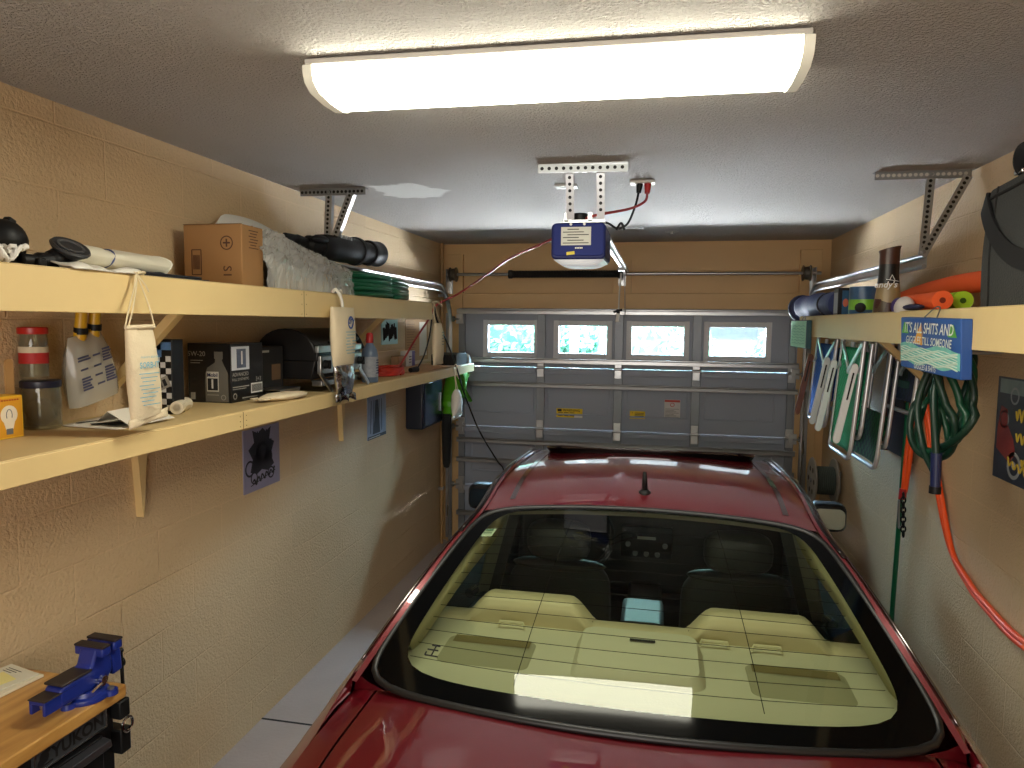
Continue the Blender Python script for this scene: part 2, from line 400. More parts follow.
lb = MB().box((-.845, y0 - .002, 1.165), (-.62, y0, 1.243)).build('warning_label', M_yellow, gd, smooth=False, label='wide yellow warning label')
lt = MB(); lt.box((-.69, y0 - .003, 1.165), (-.622, y0 - .0015, 1.19)); lt.build('white_field', M_paper, lb, smooth=False)
lt = MB(); lt.text('WARNING', (-.715, y0 - .002, 1.226), (1, 0, 0), (0, 0, 1), .03, bold=.01)
for k in range(3):
    for j in range(3): lt.box((-.83 + .05 * j, y0 - .003, 1.178 + .013 * k), (-.79 + .05 * j, y0 - .002, 1.183 + .013 * k))
lt.box((-.835, y0 - .003, 1.215), (-.80, y0 - .002, 1.237))
lt.build('lettering', M_ink, lb, smooth=False)
lb = MB().box((-.222, y0 - .002, 1.175), (-.094, y0, 1.24)).build('warning_label', M_yellow, gd, smooth=False, label='small yellow warning label')
lt = MB(); lt.text('!', (-.2, y0 - .002, 1.222), (1, 0, 0), (0, 0, 1), .03)
for k in range(4): lt.box((-.18, y0 - .003, 1.185 + .012 * k), (-.105, y0 - .002, 1.190 + .012 * k))
lt.build('lettering', M_ink, lb, smooth=False)
lb = MB().box((.062, y0 - .002, 1.19), (.192, y0, 1.345)).build('safety_notice', mat('white_notice', (208, 206, 204), .6), gd, smooth=False)
lt = MB(); lt.box((.064, y0 - .003, 1.325), (.19, y0 - .002, 1.343)); 
lt.lathe([(.018, -.003), (.018, -.002), (.013, -.002), (.013, -.003)], (.127, y0, 1.303), 'Y', 16, True); lt.build('red_banner', mat('red_print', (186, 70, 56), .6), lb)
lt = MB()
for k in range(7): lt.box((.072, y0 - .003, 1.20 + .011 * k), (.182 - .02 * (k % 3), y0 - .002, 1.2025 + .011 * k))
lt.build('lettering', M_ink, lb, smooth=False)

# ------------------------------------------------------------------ door hardware
def door_track(name, x, label, end_y):
    t = thing(name, label, 'door track', (x, YF - .09, 0))
    path = [(x, YF - .075, z) for z in (0.02, .6, 1.2, 1.8)] + [(x, YF - .075 - .34 * (1 - math.cos(a)), 1.92 + .34 * math.sin(a)) for a in [PI / 2 * k / 10 for k in range(11)]] + [(x, y, 2.26) for y in (5.2, 4.6, 4.0, end_y)]
    sg = 1 if x > 0 else -1
    mb = MB()
    for off in (-1, 1):      # two rolled lips of the channel
        pts = []
        for i, p in enumerate(path):
            a, b = Vector(path[max(i - 1, 0)]), Vector(path[min(i + 1, len(path) - 1)]); d = (b - a).normalized(); n = Vector((0, d.z, -d.y))
            pts.append(Vector(p) + n * off * .024)
        mb.tube(pts, .0105, 8)
        if off == 1: A = pts
        else: B = pts
    mb.add([p + Vector((sg * .01, 0, 0)) for p in A] + [p + Vector((sg * .01, 0, 0)) for p in B], [(i, i + 1, len(A) + i + 1, len(A) + i) for i in range(len(A) - 1)])
    mb.build('rail', M_galv, t)
    br = MB()
    for z in (.3, 1.0, 1.7): br.box((x + sg * .02, YF - .1, z - .05), (x + sg * .027, YF - .002, z + .05))
    br.build('wall_bracket', M_galv, t)
    an = MB().box((x + sg * .022, YF - .045, .05), (x + sg * .05, YF - .0, 2.05)); an.build('jamb_angle', M_galvd, t)
    return t
door_track('door_track', -1.775, 'grey steel door track curving overhead on the left side', 3.46)
door_track('door_track', 1.135, 'bright steel door track running above the items on the right shelf', 3.46)

def perforated(mb, p, q, w, th, up, holes, hmb, side=(0, 0, 0), both=True):
    """angle-iron leg with a row of punched holes drawn as dark discs"""
    p, q = Vector(p), Vector(q); mb.bar(p, q, w, th, up)
    d = (q - p); l = d.length; d.normalize(); u = Vector(up); u = (u - d * u.dot(d)).normalized()
    n = int(l / holes)
    for i in range(n):
        c = p + d * (holes * (i + .5))
        hmb.cyl(c - u * (th / 2 + .0006), c + u * (th / 2 + .0006), w * .22, n=8)
def ceiling_bracket(label, xa, xb, xs, xd, xe, ze, y):
    t = thing('ceiling_bracket', label, 'bracket', ((xa + xb) / 2, y, ze))
    m, h = MB(), MB()
    perforated(m, (xa, y, H - .018), (xb, y, H - .018), .036, .003, (0, 1, 0), .022, h); m.box((xa, y, H - .003), (xb, y + .036, H))
    a = m.build('ceiling_angle', M_galvd, t); h.build('hole', M_hole if xa < 0 else mat('lit_hole', (200, 196, 188), .8), a)
    m, h = MB(), MB(); perforated(m, (xs, y - .004, H - .035), (xe, y - .004, ze), .034, .003, (0, 1, 0), .022, h); m.bar((xs + .017, y + .01, H - .035), (xe + .017, y + .01, ze), .003, .03, (0, 1, 0))
    a = m.build('strap', M_galv, t); h.build('hole', M_hole, a)
    m, h = MB(), MB(); perforated(m, (xd, y - .008, H - .03), (xe + (.0 if xd > xe else 0), y - .008, ze), .034, .003, (0, 1, 0), .022, h); m.bar((xd + .017, y + .008, H - .035), (xe + .017, y + .008, ze), .003, .03, (0, 1, 0))
    a = m.build('brace', M_galv, t); h.build('hole', M_hole, a)
    m = MB(); m.cyl((xe, y - .02, ze + .012), (xe, y + .03, ze + .012), .009, n=6); m.cyl((xs, y - .015, H - .02), (xs, y + .01, H - .02), .008, n=6); m.build('bolt', M_galvd, t)
ceiling_bracket('perforated steel bracket on the ceiling above the plastic wrap on the left shelf', -1.84, -1.48, -1.68, -1.56, -1.70, 2.28, 3.46)
ceiling_bracket('perforated steel bracket on the ceiling above the right shelf', .915, 1.30, 1.14, 1.285, 1.125, 2.285, 3.46)

sp = thing('torsion_spring_shaft', 'steel torsion shaft with black spring above the garage door', 'door spring', (-.3, 5.93, 2.38))
ty, tz = 5.93, 2.378
MB().cyl((-1.80, ty, tz), (1.22, ty, tz), .0125, n=14).build('shaft', M_galv, sp)
mb = MB(); prof = []
L0, L1 = -1.235, -.325
nc = 70
for i in range(nc):
    a = L0 + (L1 - L0) * i / nc; w = (L1 - L0) / nc
    prof += [(.026, a), (.031, a + w * .3), (.031, a + w * .6), (.026, a + w)]
mb.lathe(prof, (0, ty, tz), 'X', 16)
mb.build('spring', M_blackm, sp)
mb = MB(); mb.lathe([(.034, -1.255), (.036, -1.25), (.036, -1.225), (.03, -1.215)], (0, ty, tz), 'X', 16); mb.lathe([(.03, -.34), (.037, -.33), (.037, -.305), (.03, -.3)], (0, ty, tz), 'X', 16)
mb.build('winding_cone', mat('dark_cast_metal', (52, 50, 48), .5, .6), sp)
for x in (-1.735, 1.12):
    mb = MB(); mb.lathe([(.02, x - .035), (.06, x - .035), (.062, x - .03), (.05, x - .022), (.052, x + .01), (.062, x + .018), (.062, x + .024), (.02, x + .03)], (0, ty, tz), 'X', 22)
    mb.build('cable_drum', mat('cast_drum', (96, 90, 82), .5, .7), sp)
    mb = MB(); xx = x + (-.06 if x < 0 else .06); mb.box((xx - .002, ty - .03, tz - .16), (xx + .002, YF, tz + .045)); mb.box((xx - .02, YF - .003, tz - .16), (xx + .02, YF, tz + .045)); mb.build('end_plate', M_galv, sp)
mb = MB(); mb.box((-.312, ty - .03, tz - .05), (-.308, YF, tz + .05)); mb.box((-.34, YF - .004, tz - .09), (-.28, YF, tz + .09)); mb.build('centre_plate', M_galv, sp)

# ------------------------------------------------------------------ garage door opener
op = thing('garage_door_opener', 'blue garage door opener motor hanging from two perforated straps', 'door opener', (-.36, 3.3, 2.23))
def rbox(cx, cz, w, h, r, ya, yb): return MB().prism([(x + cx, z + cz) for x, z in rrect(w, h, r)], (0, yb, 0), (1, 0, 0), (0, 0, 1), yb - ya)
hs = rbox(-.362, 2.337, .242, .16, .022, 3.2, 3.52).build('housing', M_navy, op, bevel=.006)
rbox(-.362, 2.343, .226, .143, .018, 3.196, 3.205).build('back_cover', mat('navy_cover', (20, 34, 104), .55, spec=.2), hs, bevel=.003)
mb = MB(); mb.grid(lambda u, v: (-.475 + .226 * u + .0, 3.21 + .29 * v, 2.257 - .028 * (1 - (2 * u - 1) ** 4) * (1 - (2 * v - 1) ** 6)), 16, 12)
mb.build('light_lens', mat('opener_lens', (240, 244, 246), .25, emit=.35), op, angle=180)
tg = MB().box((-.438, 3.1945, 2.318), (-.305, 3.196, 2.398)).build('rating_plate', M_label, hs, smooth=False)
lt = MB()
for k in range(6): lt.box((-.43 + .02 * (k % 2), 3.1935, 2.326 + .012 * k), (-.315 - .022 * (k % 3), 3.1945, 2.3295 + .012 * k))
lt.build('lettering', M_ink, tg, smooth=False)
MB().cbox((-.395, 3.194, 2.283), (.036, .002, .014), Euler((0, math.radians(-6), 0)).to_matrix()).build('yellow_tag', mat('yellow_tag', (214, 196, 70), .6), hs)
lt = MB(); 
for k in range(5): lt.box((-.375 + .007 * k, 3.1945, 2.303), (-.37 + .007 * k, 3.196, 2.309))
lt.cyl((-.395, 3.19, 2.422 - .012), (-.395, 3.2, 2.41), .006, n=10); lt.cyl((-.335, 3.19, 2.41), (-.335, 3.2, 2.41), .006, n=10); lt.build('screw_and_mark', M_white, hs)
for x in (-.397, -.263):
    m, h = MB(), MB(); perforated(m, (x, 3.13, 2.615), (x, 3.19, 2.43), .034, .003, (0, 1, 0), .028, h); a = m.build('strap', M_galv, op); h.build('hole', M_hole, a)
mb = MB(); mb.box((-.43, 3.19, 2.417), (-.245, 3.24, 2.428)); mb.box((-.425, 3.19, 2.42), (-.405, 3.23, 2.46)); mb.box((-.32, 3.19, 2.42), (-.30, 3.23, 2.46)); mb.build('mount_bracket', M_galv, op)
MB().cyl((-.362, 3.26, 2.42), (-.362, 3.26, 2.465), .035, n=18).build('drive_gear_cover', M_black, op, bevel=.004)
m, h = MB(), MB(); perforated(m, (-.525, 3.08, H - .019), (-.145, 3.1, H - .019), .036, .004, (0, 1, 0), .031, h); m.box((-.525, 3.08, H - .004), (-.145, 3.12, H)); a = m.build('ceiling_angle', M_galv, op); h.build('hole', M_hole, a)
mb = MB(); mb.box((-.30, 3.42, 2.392), (-.25, 5.95, 2.404)); mb.box((-.285, 3.42, 2.37), (-.265, 5.95, 2.392)); mb.build('rail', M_galv, op)
mb = MB(); mb.box((-.30, 5.16, 2.352), (-.25, 5.30, 2.37)); mb.build('trolley', M_galvd, op, bevel=.004)
mb = MB(); mb.bar((-.275, 5.70, 2.36), (-.275, 5.96, 2.02), .02, .004, (1, 0, 0)); mb.build('door_arm', M_galv, op)
rc = thing('release_cord', 'thin release cord with small handle hanging below the opener rail', 'cord', (-.285, 5.2, 2.0))
MB().tube(spline([(-.277, 5.2, 2.335), (-.284, 5.2, 2.2), (-.288, 5.2, 2.08), (-.29, 5.2, 2.06)]), .0055, 6).build('string', mat('string', (196, 190, 178), .8), rc)
mb = MB(); mb.cyl((-.29, 5.2, 2.075), (-.29, 5.2, 2.045), .012, n=10); mb.cyl((-.325, 5.2, 2.055), (-.262, 5.2, 2.072), .009, n=8); mb.build('pull_handle', M_black, rc)
mb = MB(); mb.cyl((-.29, 5.2, 2.045), (-.295, 5.2, 1.985), .011, .014, n=10); mb.build('tag_end', M_white, rc)

def ceiling_outlet(x, y, w, label):
    t = thing('ceiling_outlet', label, 'outlet', (x, y, H - .02))
    MB().box((x - w / 2, y - .04, H - .012), (x + w / 2, y + .04, H)).build('cover_plate', M_offw, t, bevel=.003)
    mb = MB(); mb.cyl((x - .022, y, H - .015), (x - .022, y, H - .011), .016, n=14); mb.cyl((x + .022, y, H - .015), (x + .022, y, H - .011), .016, n=14); mb.build('socket', M_white, t)
ceiling_outlet(-.095, 3.52, .118, 'ceiling outlet with a black and a red plug in it')
ceiling_outlet(-.465, 3.56, .11, 'ceiling plate above the opener motor without any plugs')
pc = thing('power_cord', 'short black power cord from ceiling outlet to the opener motor', 'cord', (-.2, 3.45, 2.4))
mb = MB(); mb.tube(spline([(-.112, 3.51, 2.60), (-.122, 3.48, 2.54), (-.15, 3.4, 2.445), (-.18, 3.34, 2.41), (-.205, 3.3, 2.405), (-.235, 3.26, 2.42), (-.275, 3.24, 2.43)]), .0055, 6); mb.tube(spline([(-.2, 3.29, 2.395), (-.18, 3.3, 2.425), (-.165, 3.3, 2.395)]), .0055, 6); mb.build('cable', M_black, pc)
MB().cyl((-.108, 3.515, 2.637), (-.112, 3.51, 2.595), .016, .011, n=10).build('plug', M_black, pc)
rc = thing('red_extension_cord', 'long dark red extension cord running from the ceiling outlet down to a coil', 'cord', (-1.6, 4.1, 1.641))
M_cordred = mat('dark_red_cord', (140, 26, 22), .45)
mb = MB(); mb.tube(spline([(-.072, 3.51, 2.60), (-.08, 3.45, 2.545), (-.15, 3.35, 2.495), (-.28, 3.19, 2.447), (-.36, 3.3, 2.44), (-.47, 3.55, 2.42), (-.62, 3.75, 2.385), (-.86, 4.1, 2.345), (-1.12, 4.5, 2.262), (-1.36, 4.75, 2.165), (-1.50, 4.70, 2.085), (-1.52, 4.62, 2.0), (-1.56, 4.45, 1.86), (-1.59, 4.3, 1.73), (-1.60, 4.2, 1.664)]), .0065, 6); mb.build('cable', M_cordred, rc)
MB().cyl((-.07, 3.515, 2.637), (-.072, 3.51, 2.59), .017, .012, n=10).build('plug', M_red, rc)
mb = MB(); pts = []
for i in range(160):
    a = i * .29; k = (i // 22)
    pts.append((-1.62 + (.075 + .006 * math.sin(i * 1.7)) * math.cos(a), 4.12 + (.155 + .01 * math.sin(i * .9)) * math.sin(a), 1.650 + .0062 * k + .004 * math.sin(a * .5)))
mb.tube(pts, .0075, 6); mb.build('coil', mat('orange_red_cord', (176, 44, 28), .45), rc)
MB().cyl((-1.555, 4.33, 1.662), (-1.535, 4.40, 1.664), .016, .02, n=10).build('socket_end', M_black, rc)
MB().tube(spline([(-1.535, 4.40, 1.665), (-1.52, 4.5, 1.75), (-1.505, 4.57, 1.88), (-1.5, 4.6, 1.99)]), .005, 6).build('black_lead', M_black, rc)
bc = thing('drooping_cable', 'thin black cord drooping from the upper shelf end towards the door', 'cord', (-1.4, 5.2, .7))
MB().tube(spline([(-1.466, 4.56, 2.07), (-1.468, 4.62, 1.98), (-1.467, 4.9, 1.79), (-1.465, 5.1, 1.62), (-1.463, 5.3, 1.42), (-1.42, 5.6, 1.09), (-1.33, 5.86, .80), (-1.27, 5.9, .68), (-1.25, 5.93, .3), (-1.2, 5.93, .01)]), .006, 6).build('cable', M_black, bc)
sm = MB(); sm.cyl((.075, 5.4, H - .006), (.075, 5.4, H), .05, n=18); sm.cyl((.075, 5.4, H - .02), (.075, 5.4, H - .006), .012, n=10)
tag(sm.build('ceiling_sensor', M_offw, None), 'small round white fitting on the ceiling near the door', 'sensor')
gp = MB(); gp.box((-.3, 5.12, H - .008), (-.12, 5.25, H)); tag(gp.build('ceiling_plate', M_galv, None), 'flat steel plate on the ceiling behind the opener', 'plate')

# ------------------------------------------------------------------ fluorescent fixture
fx = thing('ceiling_light', 'long fluorescent ceiling light with glowing wraparound lens', 'light', (-.297, 1.885, 2.56))
FM = frame((-.297, 1.885, 0), 1.0)
M_lens = mat('glowing_lens', (255, 252, 232), .4, emit=27)
mb = MB(); mb.T = FM
half = [(-.120, 2.632), (-.119, 2.612), (-.110, 2.592), (-.08, 2.574), (0, 2.566), (.07, 2.568), (.104, 2.576), (.116, 2.600), (.12, 2.632)]
mb.grid(lambda u, v: (-.60 + 1.20 * v, half[round(u * 8)][0], half[round(u * 8)][1]), 8, 10)
mb.build('lens', M_lens, fx, angle=180)
for s in (-1, 1):
    mb = MB(); mb.T = FM
    mb.prism([(a * 1.04, b - .003) for a, b in half], (s * .60 if s > 0 else -.625, 0, 0), (0, 1, 0), (0, 0, 1), .025)
    mb.build('end_cap', mat('end_cap_glow', (236, 234, 214), .45, emit=.25), fx)  # caps given a faint glow, the tube light put into their material
mb = MB(); mb.T = FM; mb.box((-.62, -.124, 2.630), (.62, .124, 2.645)); mb.box((-.60, -.09, 2.64), (.60, .09, 2.65)); mb.build('housing', M_offw, fx, bevel=.003)
# ------------------------------------------------------------------ long shelves
def shelf(label, xw, xf, ya, yb, z0, z1, braces=(), cleats=(), joint=None, ply=.015):
    """deck against the wall at xw, edge board at xf"""
    s = 1 if xf > xw else -1
    t = thing('wall_shelf', label, 'shelf', ((xw + xf) / 2, (ya + yb) / 2, z0))
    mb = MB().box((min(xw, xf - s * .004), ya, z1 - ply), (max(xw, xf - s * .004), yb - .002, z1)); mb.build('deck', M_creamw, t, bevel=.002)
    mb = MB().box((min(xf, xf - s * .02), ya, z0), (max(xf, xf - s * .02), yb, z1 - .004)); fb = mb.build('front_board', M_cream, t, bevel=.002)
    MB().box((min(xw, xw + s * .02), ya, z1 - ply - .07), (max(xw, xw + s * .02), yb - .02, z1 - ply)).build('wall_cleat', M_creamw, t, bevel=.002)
    for y in braces:
        MB().bar((xf - s * .03, y, z1 - ply - .015), (xw + s * .012, y, z1 - ply - .36), .038, .03, (s, 0, 1)).build('brace', M_cream, t, bevel=.002)
    for y, zt in cleats:
        MB().prism([(-.002, zt), (.002, zt), (.040, z0 + .02), (-.028, z0 + .02)], (xw, y, 0), (0, 1, 0), (0, 0, 1), s * .03).build('wedge_cleat', M_cream, t)
    if joint:
        mb = MB().box((xf - .001, joint - .0012, z0), (xf + s * .0008, joint + .0012, z1 - .004))
        for k in range(3):
            for d in (-.02, .02): mb.cyl((xf, joint + d, z0 + .012 + k * (z1 - z0 - .03) / 2), (xf + s * .0008, joint + d, z0 + .012 + k * (z1 - z0 - .03) / 2), .002, n=6)
        mb.build('joint_and_nail', mat('joint_brown', (120, 92, 50), .8), fb, smooth=False)  # thin brown seam line and nail dots on the board
    return t
UZ, LZ, RZ = 2.10, 1.64, 2.03
shelf('upper left shelf with cream edge board holding a carton and plastic wrap', XL, -1.48, .5, 4.55, 1.987, UZ, braces=(2.13, 3.95), joint=2.80)
shelf('lower left shelf with cream edge board holding jars and a small grill', XL, -1.48, .5, 5.655, 1.573, LZ, cleats=((2.256, 1.24), (3.965, 1.247)), joint=2.33)
shelf('right shelf with cream edge board holding pool noodles and a dark bag', XR, .90, .5, 4.95, 1.905, RZ, braces=(3.66,), joint=None)

# ------------------------------------------------------------------ hanging cotton moisture bags
def sack(t, xc, yt, zt, yb, zb, puff, m, name='sack', nv=16, seed=0, kind='cloth'):
    def sur(sg):
        def f(u, v):
            ya = lerp(yt[0], yb[0], v); yb_ = lerp(yt[1], yb[1], v); y = lerp(ya, yb_, u); z = lerp(zt, lerp(zb[0], zb[1], u), v)
            e = 2 * u - 1; k = math.sqrt(max(0, 1 - e * e)) * (math.sin(PI * min(1, max(0, (v * .93 + .035)))) ** .45)
            w = noise.noise(Vector((y * 22 + seed, z * 22, sg))) * .006 * k
            return (xc + sg * (puff * k) + w, y, z)
        return f
    mb = MB(); mb.grid(sur(1), 14, nv); mb.grid(sur(-1), 14, nv, flip=True)
    return mb.build(name, m, t, angle=180, weld=True)
def loopcord(t, pts, r=.0022, m=None, name='drawstring'):
    MB().tube(spline(pts), r, 6).build(name, m or mat('cotton_string', (222, 206, 170), .9), t)
M_blueink = mat('blue_print', (112, 172, 196), .8)
b = thing('hanging_moisture_bag', 'large cream cotton bag with blue letters hanging in front of both left shelves', 'bag', (-1.45, 1.8, 1.67), 'hanging moisture bags')
s_ = sack(b, -1.438, (1.705, 1.815), 1.948, (1.715, 1.845), (1.682, 1.700), .026, M_cloth, seed=3)
mb = MB(); mb.grid(lambda u, v: (-1.434 + .004 * math.sin(u * 9) - .004, lerp(1.707, 1.862, u), lerp(1.69, 1.664, v) + .02 * (u)), 10, 3); mb.build('bottom_seam', M_cloth, s_, angle=180, solid=.004)
mb = MB(); mb.tube(spline([(-1.434, 1.705, 1.948), (-1.42, 1.76, 1.951), (-1.434, 1.815, 1.95), (-1.452, 1.76, 1.948), (-1.434, 1.705, 1.948)]), .006, 6); mb.build('hem', M_cloth, s_, angle=180)
loopcord(b, [(-1.43, 1.709, 1.948), (-1.435, 1.735, 2.0), (-1.452, 1.772, 2.06), (-1.462, 1.786, 2.098), (-1.475, 1.79, 2.106)])
loopcord(b, [(-1.432, 1.70, 1.95), (-1.44, 1.73, 2.01), (-1.455, 1.768, 2.06), (-1.462, 1.784, 2.098)])
loopcord(b, [(-1.43, 1.813, 1.95), (-1.44, 1.81, 2.0), (-1.455, 1.80, 2.06), (-1.462, 1.79, 2.098)])
loopcord(b, [(-1.462, 1.79, 2.1), (-1.45, 1.806, 2.07), (-1.45, 1.82, 2.05)]); loopcord(b, [(-1.462, 1.79, 2.102), (-1.46, 1.806, 2.106), (-1.465, 1.825, 2.106)], .004)
lt = MB(); lt.text('SORB-IT', (-1.405, 1.757, 1.842), (-.06, 1, 0), (0, 0, 1), .0235, bold=.02)
lt.text('moisture absorber', (-1.405, 1.760, 1.866), (0, 1, 0), (0, 0, 1), .010)
for k in range(9): lt.box((-1.405, 1.715 + .006 * (k % 3), 1.818 - .011 * k), (-1.404, 1.795 - .008 * (k % 4), 1.8202 - .011 * k))
lt.build('lettering', M_blueink, s_, smooth=False)

b = thing('hanging_moisture_bag', 'cream cotton bag with silver foil bottom hanging in front of the grill', 'bag', (-1.45, 3.08, 1.6), 'hanging moisture bags')
M_foil = mat('silver_foil', (200, 204, 208), .16, 1, bump=.6, bscale=30)
s_ = sack(b, -1.44, (2.965, 3.215), 2.035, (2.985, 3.205), (1.765, 1.76), .034, M_cloth, seed=8)
sack(b, -1.44, (2.99, 3.20), 1.775, (3.03, 3.185), (1.625, 1.628), .03, M_foil, 'foil_bottom', seed=5)
mb = MB(); mb.grid(lambda u, v: (-1.436 + .012 * math.sin(u * 14), lerp(2.995, 3.19, u) + .006 * v, lerp(1.635, 1.598, v) + .007 * math.sin(u * 17)), 14, 3); mb.build('foil_fin', M_foil, s_, angle=180, solid=.002)
lt = MB()
lt.lathe([(.030, 0), (.030, .001), (.022, .001), (.022, 0)], (-1.404, 3.10, 1.965), 'X', 16, True); lt.text('dry', (-1.404, 3.10, 1.975), (0, 1, 0), (0, 0, 1), .05, bold=.02, shear=.3)
lt.build('emblem', mat('blue_emblem', (70, 96, 160), .8), s_)
lt = MB()
for k in range(8): lt.box((-1.4055, 3.05 + .01 * (k % 2), 1.92 - .014 * k), (-1.4045, 3.16 - .014 * (k % 3), 1.923 - .014 * k))
lt.build('lettering', M_blueink, s_, smooth=False)
hk = MB(); hk.tube(spline([(-1.478, 3.07, 2.105), (-1.46, 3.06, 2.116), (-1.446, 3.065, 2.10), (-1.442, 3.085, 2.07), (-1.44, 3.09, 2.035)]), .007, 8); hk.tube(spline([(-1.446, 3.065, 2.10), (-1.452, 3.10, 2.112), (-1.46, 3.115, 2.09)]), .006, 8); hk.build('knotted_string', mat('white_cotton', (234, 230, 220), .8), b)

b = thing('hanging_moisture_bag', 'slim white cotton desiccant bag hanging from the far end of the upper left shelf', 'bag', (-1.45, 4.6, 1.7), 'hanging moisture bags')
s_ = sack(b, -1.455, (4.53, 4.66), 1.965, (4.50, 4.70), (1.705, 1.70), .035, M_cloth, seed=12)
mb = MB(); mb.grid(lambda u, v: (-1.455 + .008 * math.sin(u * 12), lerp(4.49, 4.72, u), lerp(1.71, 1.685, v)), 10, 2); mb.build('bottom_seam', M_cloth, s_, angle=180, solid=.004)
loopcord(b, [(-1.455, 4.535, 1.965), (-1.465, 4.54, 2.03), (-1.47, 4.56, 2.095)]); loopcord(b, [(-1.455, 4.655, 1.965), (-1.465, 4.61, 2.03), (-1.47, 4.57, 2.095)]); loopcord(b, [(-1.475, 4.545, 2.1), (-1.455, 4.57, 2.108), (-1.45, 4.62, 2.095), (-1.452, 4.66, 2.08)], .006)
lt = MB(); [lt.box((-1.4185, 4.57, 1.9 - .02 * k), (-1.4175, 4.63, 1.905 - .02 * k)) for k in range(5)]; lt.build('lettering', mat('grey_print', (150, 146, 136), .8), s_, smooth=False)

b = thing('hanging_moisture_bag', 'small white desiccant bag hanging below the far end of the lower left shelf', 'bag', (-1.46, 5.07, 1.25), 'hanging moisture bags')
s_ = sack(b, -1.455, (5.03, 5.08), 1.475, (4.96, 5.17), (1.285, 1.28), .04, mat('white_bag_cloth', (226, 222, 212), .8), seed=20)
mb = MB(); mb.grid(lambda u, v: (-1.455 + .01 * math.sin(u * 12), lerp(4.93, 5.21, u), lerp(1.288, 1.262, v) - .008 * math.sin(u * PI)), 12, 2); mb.build('bottom_seam', M_offw, s_, angle=180, solid=.005)
loopcord(b, [(-1.455, 5.035, 1.475), (-1.462, 5.04, 1.55), (-1.47, 5.02, 1.62), (-1.476, 5.02, 1.655)], .003); loopcord(b, [(-1.455, 5.08, 1.475), (-1.465, 5.06, 1.56), (-1.47, 5.03, 1.64)], .003); loopcord(b, [(-1.47, 5.03, 1.65), (-1.455, 5.045, 1.66), (-1.46, 5.06, 1.60), (-1.458, 5.12, 1.55)], .003)

# ------------------------------------------------------------------ upper left shelf, from near to far
t = thing('hose_nozzle_head', 'black knobbed plastic head standing upright at the near end of the upper left shelf', 'tool', (-1.62, 1.52, UZ))
mb = MB(); mb.ball((-1.62, 1.515, 2.168), (.05, .058, .05), 20, 14, lambda d: 1 + .05 * noise.noise(d * 3)); mb.cyl((-1.62, 1.515, UZ), (-1.62, 1.515, 2.13), .034, .042); mb.build('body', M_black, t, angle=180)
for (y, z, ang) in ((1.49, 2.216, -30), (1.535, 2.213, 25), (1.567, 2.168, 70), (1.562, 2.14, 100)):
    MB().cbox((-1.62, y, z), (.022, .024, .022), Euler((math.radians(-ang), 0, 0)).to_matrix()).build('lug', M_black, t, bevel=.005)
t = thing('cord_bundle', 'small tangled bundle of white cord with loose ends beside the black plastic head', 'cord', (-1.55, 1.5, UZ))
mb = MB()
for k in range(6):
    pts = []; y0_ = 1.40 + .012 * k
    for i in range(13):
        a = i * .6 + k; pts.append((-1.535 + .02 * math.cos(a), y0_ + .03 * math.sin(a) * (.6 + .1 * k) * .5, 2.109 + .018 * (1 + math.sin(a * 1.3 + k))))
    mb.tube(pts, .005, 6)
mb.tube(spline([(-1.53, 1.44, 2.13), (-1.53, 1.465, 2.133), (-1.53, 1.482, 2.142)]), .006, 6)
mb.build('cable', M_white, t)
MB().cyl((-1.53, 1.478, 2.140), (-1.53, 1.495, 2.147), .008, n=10).build('connector', M_white, t)

t = thing('suction_mount', 'black suction-cup phone mount lying on the upper left shelf', 'phone mount', (-1.58, 1.68, UZ))
ax = Vector((.55, -.1, .85)).normalized()
mb = MB(); c = Vector((-1.55, 1.648, 2.155)); R_ = ax.to_track_quat('Z', 'Y').to_matrix().to_4x4()
mb.T = Matrix.Translation(c) @ R_; mb.lathe([(0, -.03), (.022, -.03), (.03, -.015), (.047, 0), (.05, .006), (.046, .012), (.036, .009), (.018, .011), (0, .010)], n=30); mb.build('suction_cup', mat('grey_black_rubber', (44, 44, 46), .45), t)
mb = MB(); mb.T = Matrix.Translation(c) @ R_; mb.lathe([(.033, .0095), (.034, .0125), (.027, .0125), (.026, .0095)], n=24, closed=True); mb.build('ring', mat('rubber_ring', (78, 78, 80), .5), t)
mb = MB(); mb.tube(spline([(-1.56, 1.635, 2.142), (-1.565, 1.60, 2.122), (-1.57, 1.56, 2.118), (-1.575, 1.52, 2.118)]), [.026] * 8 + [.022] * 8 + [.016] * 9, 12); mb.build('arm', M_black, t, angle=180)
for a_, b_ in (((-1.575, 1.545, UZ), (-1.545, 1.57, 2.125)), ((-1.555, 1.623, UZ), (-1.525, 1.643, 2.125))): MB().box(a_, b_).build('foot', M_black, t, bevel=.004)

